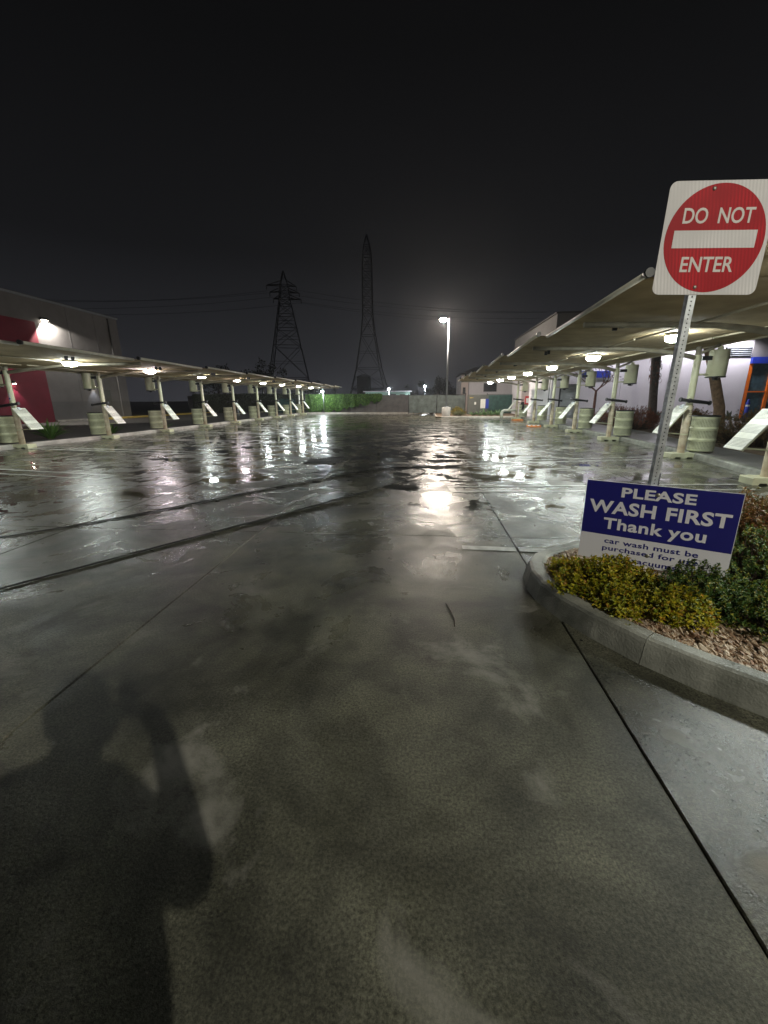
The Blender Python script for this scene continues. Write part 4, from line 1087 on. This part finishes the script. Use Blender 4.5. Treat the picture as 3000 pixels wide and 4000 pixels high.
for i, xx in enumerate((3.1, 7.2, 10.6)):
    t_ = thing('wall_lamp', (8.0+xx, 27.97, 5.0), f'wall lamp high on the white building, {["left", "middle", "right"][i]} of three', 'wall lamp', 'lamps on the white building')
    MB().box((0, -0.10, 0.05), (0.4, 0.22, 0.14), bev=0.02).build('housing', 'dark_metal', t_)
    lamp('wall_lamp_light', 'SPOT', (8.0+xx, 27.35, 4.95), 470, (0.97, 0.93, 1.0), t_, radius=0.12, target=(8.0+xx, 27.75, 1.0), spot=150, blend=0.6)
# annex left of it
an = thing('annex', (7.3, 33.6, 0.1), 'low pinkish wall with a red box behind the fourth right post', 'annex')
MB().box((0.95, 0.1, 1.55), (1.6, 0.2, 3.1)).build('wall', 'wall_pink', an)
MB().box((0.95, 0.1, 3.12), (1.7, 0.3, 0.06)).build('coping', 'roof_dark', an)
rb_ = MB().box((0.62, -0.06, 1.15), (0.34, 0.12, 0.72), bev=0.01).build('red_box', 'red_box', an)
MB().box((0.62, -0.125, 1.18), (0.22, 0.01, 0.36)).build('red_box_door', 'paper_white', rb_)
# far house with windows behind the green fence
fh = thing('far_house', (4.6, 47.5, 0), 'pale two storey house above the green fence at the far right', 'building')
MB().box((4.4, 4.0, 2.1), (8.2, 8.0, 4.2)).build('wall', 'wall_white', fh)
MB().box((-0.10, 4.4, 2.0), (0.78, 7.2, 4.0)).build('side_wall', 'wall_pink', fh)  # pink base colour stands in for pinkish light on this side
w_ = MB().box((2.55, -0.02, 2.58), (1.30, 0.06, 0.86)).build('window', 'window_dark', fh)
MB().box((2.55, -0.05, 2.13), (1.46, 0.10, 0.06)).build('sill', 'wall_white', w_)
for xx in (1.87, 3.23): MB().box((xx, -0.04, 2.58), (0.06, 0.08, 0.90)).build('frame', 'wall_grey', w_)
MB().box((2.55, -0.04, 3.04), (1.42, 0.08, 0.06)).build('frame', 'wall_grey', w_)
MB().box((-0.16, 0.78, 2.3), (0.30, 0.06, 0.7)).build('window', 'window_dark', fh)
rf = MB(); rf.add([(-0.7, -0.3, 4.1), (8.8, -0.3, 4.1), (8.8, 8.3, 4.1), (-0.7, 8.3, 4.1), (1.2, 3.0, 4.9), (7.5, 3.0, 4.9), (7.5, 5.0, 4.9), (1.2, 5.0, 4.9)],
                  [(0, 1, 5, 4), (1, 2, 6, 5), (2, 3, 7, 6), (3, 0, 4, 7), (4, 5, 6, 7), (3, 2, 1, 0)])
rf.build('roof', 'roof_dark', fh)
# pale green building beyond the wall, and the dark tank house under the right pylon
gb = thing('green_building', (-6.1, 71.0, 0), 'low pale green building lit by a floodlight beyond the wall', 'building')
MB().box((0, 1.5, 1.3), (7.4, 3.0, 2.6)).build('wall', 'wall_green', gb)
MB().box((0, 1.4, 2.68), (8.0, 3.6, 0.14)).build('roof', 'wall_white', gb)
for xx in (-1.6, 0.9): MB().box((xx, -0.02, 1.9), (1.1, 0.06, 0.7)).build('window', 'window_dark', gb)
MB().box((2.55, -0.03, 1.15), (0.9, 0.06, 2.1)).build('door', 'dark_metal', gb)
tk = thing('tank_house', (-14.1, 100, 0), 'dark boxy tank house at the foot of the right pylon', 'building')
MB().box((0, 0, 3.2), (2.9, 2.9, 6.4)).build('wall', 'roof_dark', tk)
MB().add([(-1.7, -1.7, 6.4), (1.7, -1.7, 6.4), (1.7, 1.7, 6.4), (-1.7, 1.7, 6.4), (0, 0, 7.2)], [(0, 1, 4), (1, 2, 4), (2, 3, 4), (3, 0, 4), (3, 2, 1, 0)]).build('roof', 'roof_dark', tk)

# ================================================================== planting on the right
hedges = [((9.35, 15.7), 0.75, 0.80, 0.95, 'leaf_hedge_olive', 'rounded olive hedge left of the leaning tree trunk'), ((9.35, 12.6), 1.25, 0.95, 1.0, 'leaf_hedge_olive', 'wide rounded olive hedge right of the leaning tree trunk'),
          ((9.4, 19.4), 1.05, 0.9, 0.95, 'leaf_hedge_red', 'red-brown hedge behind the third right post'), ((9.9, 22.8), 1.1, 0.9, 0.95, 'leaf_hedge_red', 'red-brown hedge behind the fourth right post'),
          ((11.0, 18.6), 0.9, 0.9, 0.9, 'leaf_hedge_red', 'red hedge beside the small white notice')]
for (x, y), rx, ry, h, lm, lab in hedges:
    shrub('hedge', (x, y, 0.11), rx, ry, h, int(1100*rx), lm, 0.055, 0.030, lab, 'hedge', 'rounded hedges along the right sidewalk', per=8)
def limb(mb, p, d, L, r, depth, leaves=None, spread=0.7):
    q = p+d*L
    mid = p+d*L*0.5+rdir(-1)*L*0.07
    mb.tube([p, mid, q], [r, r*0.85, r*0.7], 7, caps=False)
    if depth == 0:
        if leaves is not None: leaves.append((q, d))
        return
    for k in range(random.choice((2, 3))):
        nd = (d+rdir(-0.4)*spread).normalized()
        limb(mb, q, nd, L*random.uniform(0.6, 0.8), r*0.62, depth-1, leaves, spread)
def tree(name, loc, label, h, r, L, depth, bark, lm, per, size, spread, group=None, lean=(0, 0)):
    t_ = thing(name, loc, label, 'tree', group)
    tr = MB(); br_ = MB(); tips = []
    top = Vector((lean[0], lean[1], h))
    tr.tube([(0, 0, -0.05), (lean[0]*0.15, lean[1]*0.1, h*0.3), (lean[0]*0.55, lean[1]*0.4, h*0.65), top], [r*1.15, r, r*0.92, r*0.8], 12, caps=False)
    for k in range(4):
        d = (Vector((math.cos(k*1.6+0.4), math.sin(k*1.6+0.4), 0.75))+rdir(-1)*0.2).normalized()
        limb(br_, top-Vector((0, 0, 0.05)), d, L, r*0.55, depth, tips, spread)
    tr.build('trunk', bark, t_); br_.build('branches', bark, t_)
    lv = MB()
    for p, d in tips:
        for k in range(per):
            leaf(lv, p+rdir(-1)*random.random()*size*3.2, d+rdir(-1)*0.9, rdir(-1), size*random.uniform(.7, 1.3), size*0.55)
    if lv.v: o = lv.build('crown', lm, t_); o['kind'] = 'stuff'
    return t_
tree('leaning_tree', (9.92, 15.0, 0.11), 'brown leaning tree trunk between the olive hedges', 3.4, 0.155, 1.0, 3, 'bark', 'leaf_hedge_olive', 26, 0.10, 0.7, lean=(-1.05, 0.0))
tree('branching_tree', (9.35, 24.3, 0.11), 'small bare-branched red tree before the white wall', 1.75, 0.075, 0.62, 3, 'bark_red', 'leaf_flax', 6, 0.09, 0.75)
pm = thing('palm_tree', (12.3, 24.0, 0.11), 'dark shaggy palm trunk in front of the white wall', 'palm')
MB().tube([(0.05, 0, -0.05), (0, 0, 0.3), (-0.12, 0, 1.6), (-0.25, 0, 3.2), (-0.32, 0, 4.6)], [0.27, 0.23, 0.20, 0.22, 0.20], 14).build('trunk', 'bark_dark', pm)
hs = MB()
for k in range(120):
    z = random.uniform(2.0, 4.4); a_ = random.uniform(0, 2*PI)
    c_ = Vector((-0.12-0.07*(z-1.6), 0, z)); o_ = Vector((math.cos(a_), math.sin(a_), 0))
    leaf(hs, c_+o_*0.18, o_*0.55+Vector((0, 0, random.choice((-1, 0.8)))), o_, random.uniform(0.15, 0.34), 0.07)
hs.build('husk', 'bark_red', pm)
fr_ = MB()
for k in range(26):
    a_ = 2*PI*k/26; o_ = Vector((math.cos(a_), math.sin(a_), 0)); c_ = Vector((-0.32, 0, 4.6))
    for j in range(9):
        f = j/9; p = c_+o_*1.7*f+Vector((0, 0, 0.7*f-1.5*f*f))
        for s2 in (-1, 1): leaf(fr_, p, o_*0.4+Vector((-o_.y, o_.x, 0))*s2-Vector((0, 0, 0.3)), Vector((0, 0, 1)), 0.42*(1-0.5*f), 0.05)
o = fr_.build('crown', 'leaf_flax', pm); o['kind'] = 'stuff'
fl = [((11.3, 26.3), 0.95, 'flax plant behind the barrel of the third right post'), ((13.9, 26.6), 0.9, 'flax plant just right of the palm trunk'), ((14.9, 26.6), 1.05, 'flax plant left of the sign post foot in the far bed'),
      ((15.9, 26.5), 1.0, 'flax plant directly left of the leaning trunk'), ((17.9, 26.5), 0.9, 'flax plant left of the blue bollard'), ((19.0, 26.4), 1.0, 'flax plant right of the blue bollard')]
for (x, y), s_, lab in fl: rosette('flax_plant', (x, y, 0.12), 30, s_, 0.13, 'leaf_flax', 'dark '+lab, 'plant', 'flax plants along the white wall', up=1.0)
bb = thing('blue_bollard', (18.55, 26.2, 0.116), 'blue bollard with a white band by the glazed entrance', 'bollard')
MB().lathe([(0.10, 0), (0.10, 1.0), (0.07, 1.06), (0.05, 1.12), (0.07, 1.18), (0, 1.22)], n=16).build('shaft', 'blue_paint', bb)
MB().lathe([(0.103, 0.80), (0.103, 0.90)], n=16).build('band', 'paper_white', bb)
ns = thing('notice_sign', (10.15, 17.0, 0.12), 'small white notice on a stake beside the second right barrel', 'notice')
MB().box((0, 0, 0.50), (0.16, 0.012, 0.36)).build('board', 'paper_white', ns)
for k in range(4): MB().box((0, -0.008, 0.62-0.07*k), (0.10, 0.006, 0.03)).build('text_line', 'dark_metal', ns)
MB().tube([(0, 0.012, 0), (0, 0.012, 0.6)], 0.012, 6).build('stake', 'grey_metal', ns)

# ================================================================== dark trees on the skyline
def far_tree(loc, h, r, label, n_=900):
    t_ = thing('far_tree', loc, label, 'tree', 'dark trees on the skyline')
    MB().tube([(0, 0, -0.1), (0.1, 0, h*0.4), (0, 0, h*0.75)], [r*0.12, r*0.09, r*0.04], 8).build('trunk', 'bark_dark', t_)
    lv = MB(); cl = [(Vector((random.gauss(0, r*0.45), random.gauss(0, r*0.45), h*0.62+random.gauss(0, h*0.16))), r*random.uniform(0.28, 0.5)) for q in range(16)]
    for k in range(n_):
        c_, cr_ = random.choice(cl); leaf(lv, c_+rdir(-1)*cr_*random.random()**0.4, rdir(-1), rdir(-1), r*0.14, r*0.09)
    o = lv.build('crown', 'leaf_night', t_); o['kind'] = 'stuff'
far_tree((1.95, 62, 0), 4.4, 1.5, 'dark round tree behind the grey fence left of the lamp post', 1500)
far_tree((-22.5, 58, 0), 6.6, 2.2, 'dark tree top showing above the left canopy roof')
far_tree((-30, 60, 0), 5.6, 2.6, 'dark tree behind the left boundary wall near the grey building')
far_tree((-17.5, 66, 0), 4.0, 2.2, 'low dark tree behind the bright ivy on the left')
far_tree((-11.5, 84, 0), 3.6, 2.0, 'low dark tree left of the pale green building')
far_tree((-2.2, 80, 0), 3.5, 1.6, 'low dark tree right of the pale green building')
far_tree((5.2, 84, 0), 3.2, 2.0, 'low dark tree beyond the grey fence right of the lamp post')

# ================================================================== pylons and wires
def lattice(name, loc, prof, label, arms, br=0.065, lr=0.13, rz=0.0):
    """square lattice tower; prof = [(z, half width), ...]"""
    t_ = thing(name, loc, label, 'pylon', 'lattice pylons against the night sky', rz)
    cor = [(-1, -1), (1, -1), (1, 1), (-1, 1)]
    for a_, b_ in cor:
        MB().tube([(a_*w, b_*w, z) for z, w in prof], lr, 5).build('leg', 'pylon', t_)
    for f in range(4):
        (a0, b0), (a1, b1) = cor[f], cor[(f+1) % 4]
        mb = MB()
        for (z0, w0), (z1, w1) in zip(prof[:-1], prof[1:]):
            P = lambda a_, b_, w, z: Vector((a_*w, b_*w, z))
            mb.tube([P(a0, b0, w0, z0), P(a1, b1, w1, z1)], br, 4, caps=False, smooth=False)
            mb.tube([P(a1, b1, w0, z0), P(a0, b0, w1, z1)], br, 4, caps=False, smooth=False)
            mb.tube([P(a0, b0, w1, z1), P(a1, b1, w1, z1)], br*1.1, 4, caps=False, smooth=False)
            if z1-z0 > 3:
                zm, wm = (z0+z1)/2, (w0+w1)/2
                mb.tube([P(a0, b0, wm, zm), P(a1, b1, wm, zm)], br*0.8, 4, caps=False, smooth=False)
        mb.build('bracing', 'pylon', t_)
    for z, L0, L1 in arms:
        w = 0.9
        mb = MB()
        for s_, L in ((-1, L0), (1, L1)):
            for bb_ in (-w, w): mb.tube([(s_*w, bb_, z), (s_*L, 0, z-0.2)], 0.13, 4)
            mb.tube([(s_*w, 0, z+1.1), (s_*L, 0, z-0.2)], 0.11, 4)
            mb.tube([(s_*L, 0, z-0.2), (s_*L, 0, z-1.2)], 0.10, 5)
        mb.build('cross_arm', 'pylon', t_)
    return t_
lattice('pylon', (-37.6, 118, 0), [(0, 6.6), (7.2, 5.2), (15.6, 3.55), (20.0, 2.75), (23.5, 2.1), (26.0, 1.65), (27.6, 1.4), (29.2, 1.2), (30.8, 1.0), (34.1, 0.12)],
        'left lattice pylon with three pairs of cross arms', [(27.6, 3.0, 4.3), (29.2, 3.8, 3.9), (30.8, 4.6, 3.2)], rz=0.25)
lattice('pylon', (-16.2, 125, 0), [(0, 6.1), (4.4, 5.0), (10.0, 3.55), (18.9, 2.0), (24.3, 1.4), (26.5, 1.38), (28.7, 1.36), (31, 1.34), (33.3, 1.32), (35.6, 1.3), (39, 1.2), (41.5, 0.8), (44.0, 0.1)],
        'tall narrow lattice tower right of the armed pylon', [], br=0.07, rz=0.2)
for i, (z, xo) in enumerate(((26.4, 4.2), (28.0, -3.7), (29.6, 3.1), (29.6, -4.5))):
    p0 = Vector((-37.6+xo, 118, z)); mb = MB()
    def span(a_, b_, sag): return [a_.lerp(b_, k/14)-Vector((0, 0, sag*4*(k/14)*(1-k/14))) for k in range(15)]
    mb.tube(span(p0, Vector((-150+xo, 95, z+1)), 4), 0.035, 4, caps=False)
    mb.tube(span(p0, Vector((90+xo, 150, z+2)), 5), 0.035, 4, caps=False)
    tag(mb.build('power_line', 'wire'), f'thin dark power line strung from the left pylon, {["lowest", "second lowest", "third", "highest"][i]} of four', 'wire', 'power lines')

# ================================================================== the photographer, whose shadow falls at the lower left
def skinned(name, joints, edges, m, parent, sub=2, root=0):
    me = bpy.data.meshes.new(name); me.from_pydata([j[0] for j in joints], edges, [])
    o = bpy.data.objects.new(name, me); COL.objects.link(o)
    sk = o.modifiers.new('skin', 'SKIN')
    if not me.skin_vertices: me.skin_vertices.new(name='')
    for v, j in zip(me.skin_vertices[0].data, joints):
        r_ = j[1] if isinstance(j[1], tuple) else (j[1], j[1]); v.radius = r_
    me.skin_vertices[0].data[root].use_root = True
    sk.use_smooth_shade = True
    sb = o.modifiers.new('sub', 'SUBSURF'); sb.levels = sub; sb.render_levels = sub
    me.materials.append(MATS[m]); o.parent = parent
    return o
pr = thing('person', (0.06, -0.42, 0), 'person in dark jacket holding up a phone, throwing the long shadow at lower left', 'person')
J = [((0, 0, 0.95), (0.21, 0.16)), ((0, 0, 1.18), (0.20, 0.16)), ((0, 0.0, 1.38), (0.21, 0.14)), ((0, 0.0, 1.47), (0.07, 0.07)), ((0, 0.06, 1.54), (0.058, 0.058)),
     ((0, 0.09, 1.62), (0.082, 0.10)), ((0, 0.09, 1.71), (0.075, 0.09)),
     ((-0.20, 0, 1.40), 0.085), ((-0.30, 0.10, 1.18), 0.072), ((-0.14, 0.34, 1.37), 0.045), ((-0.110, 0.38, 1.43), 0.040),
     ((0.20, 0, 1.40), 0.085), ((0.28, 0.10, 1.14), 0.062), ((0.07, 0.345, 1.36), 0.042), ((-0.005, 0.38, 1.42), 0.040),
     ((-0.10, 0, 0.86), (0.10, 0.10)), ((-0.12, 0.02, 0.48), 0.062), ((-0.13, -0.02, 0.09), 0.045), ((-0.14, 0.14, 0.04), (0.045, 0.035)),
     ((0.10, 0, 0.86), (0.10, 0.10)), ((0.12, 0.02, 0.48), 0.062), ((0.13, -0.02, 0.09), 0.045), ((0.14, 0.14, 0.04), (0.045, 0.035))]
Ed = [(0, 1), (1, 2), (2, 3), (3, 4), (4, 5), (5, 6), (2, 7), (7, 8), (8, 9), (9, 10), (2, 11), (11, 12), (12, 13), (13, 14), (0, 15), (15, 16), (16, 17), (17, 18), (0, 19), (19, 20), (20, 21), (21, 22)]
skinned('body', J, Ed, 'jacket', pr)
hr = MB()
for k in range(1):
    hr.lathe([(0.0, 0.135), (0.05, 0.128), (0.085, 0.10), (0.102, 0.05), (0.104, 0.0), (0.095, -0.05)], (0, 0.07, 1.66), 16)
hr.build('hair', 'hair', pr)
for s_ in (-1, 1):
    for k in range(4):
        z = 1.415+0.022*k; X = lambda v: -0.06+s_*v
        skinned('finger', [((X(0.056), 0.385, z), 0.011), ((X(0.060), 0.404, z+0.004), 0.010), ((X(0.046), 0.412, z+0.006), 0.009), ((X(0.036), 0.402, z+0.006), 0.008)], [(0, 1), (1, 2), (2, 3)], 'skin', pr, 1)
    skinned('thumb', [((X(0.055), 0.375, 1.42), 0.012), ((X(0.045), 0.366, 1.44), 0.010), ((X(0.030), 0.370, 1.462), 0.008)], [(0, 1), (1, 2)], 'skin', pr, 1)
ph = thing('phone', (0.0, -0.035, 1.45), 'phone held up in both hands by the photographer', 'phone')
MB().box((0, 0, 0), (0.078, 0.009, 0.160), bev=0.003).build('case', 'black_plastic', ph)
MB().box((0, -0.0052, 0), (0.072, 0.001, 0.152)).build('screen', 'window_dark', ph)

# ================================================================== damp night air
def haze():
    m = bpy.data.materials.new('haze'); m.use_nodes = True
    n = m.node_tree.nodes; l = m.node_tree.links
    n.remove(n['Principled BSDF'])
    v = n.new('ShaderNodeVolumePrincipled')
    v.inputs['Color'].default_value = (0.9, 0.92, 0.95, 1)
    v.inputs['Density'].default_value = 0.0008
    v.inputs['Anisotropy'].default_value = 0.75
    l.new(v.outputs[0], n['Material Output'].inputs['Volume'])
    MATS['haze'] = m
    o = MB().box((-20, 75, 22.5), (330, 220, 48)).build('haze', 'haze')
    return tag(o, 'thin damp night haze over the whole lot', 'haze', kind='stuff')
haze()
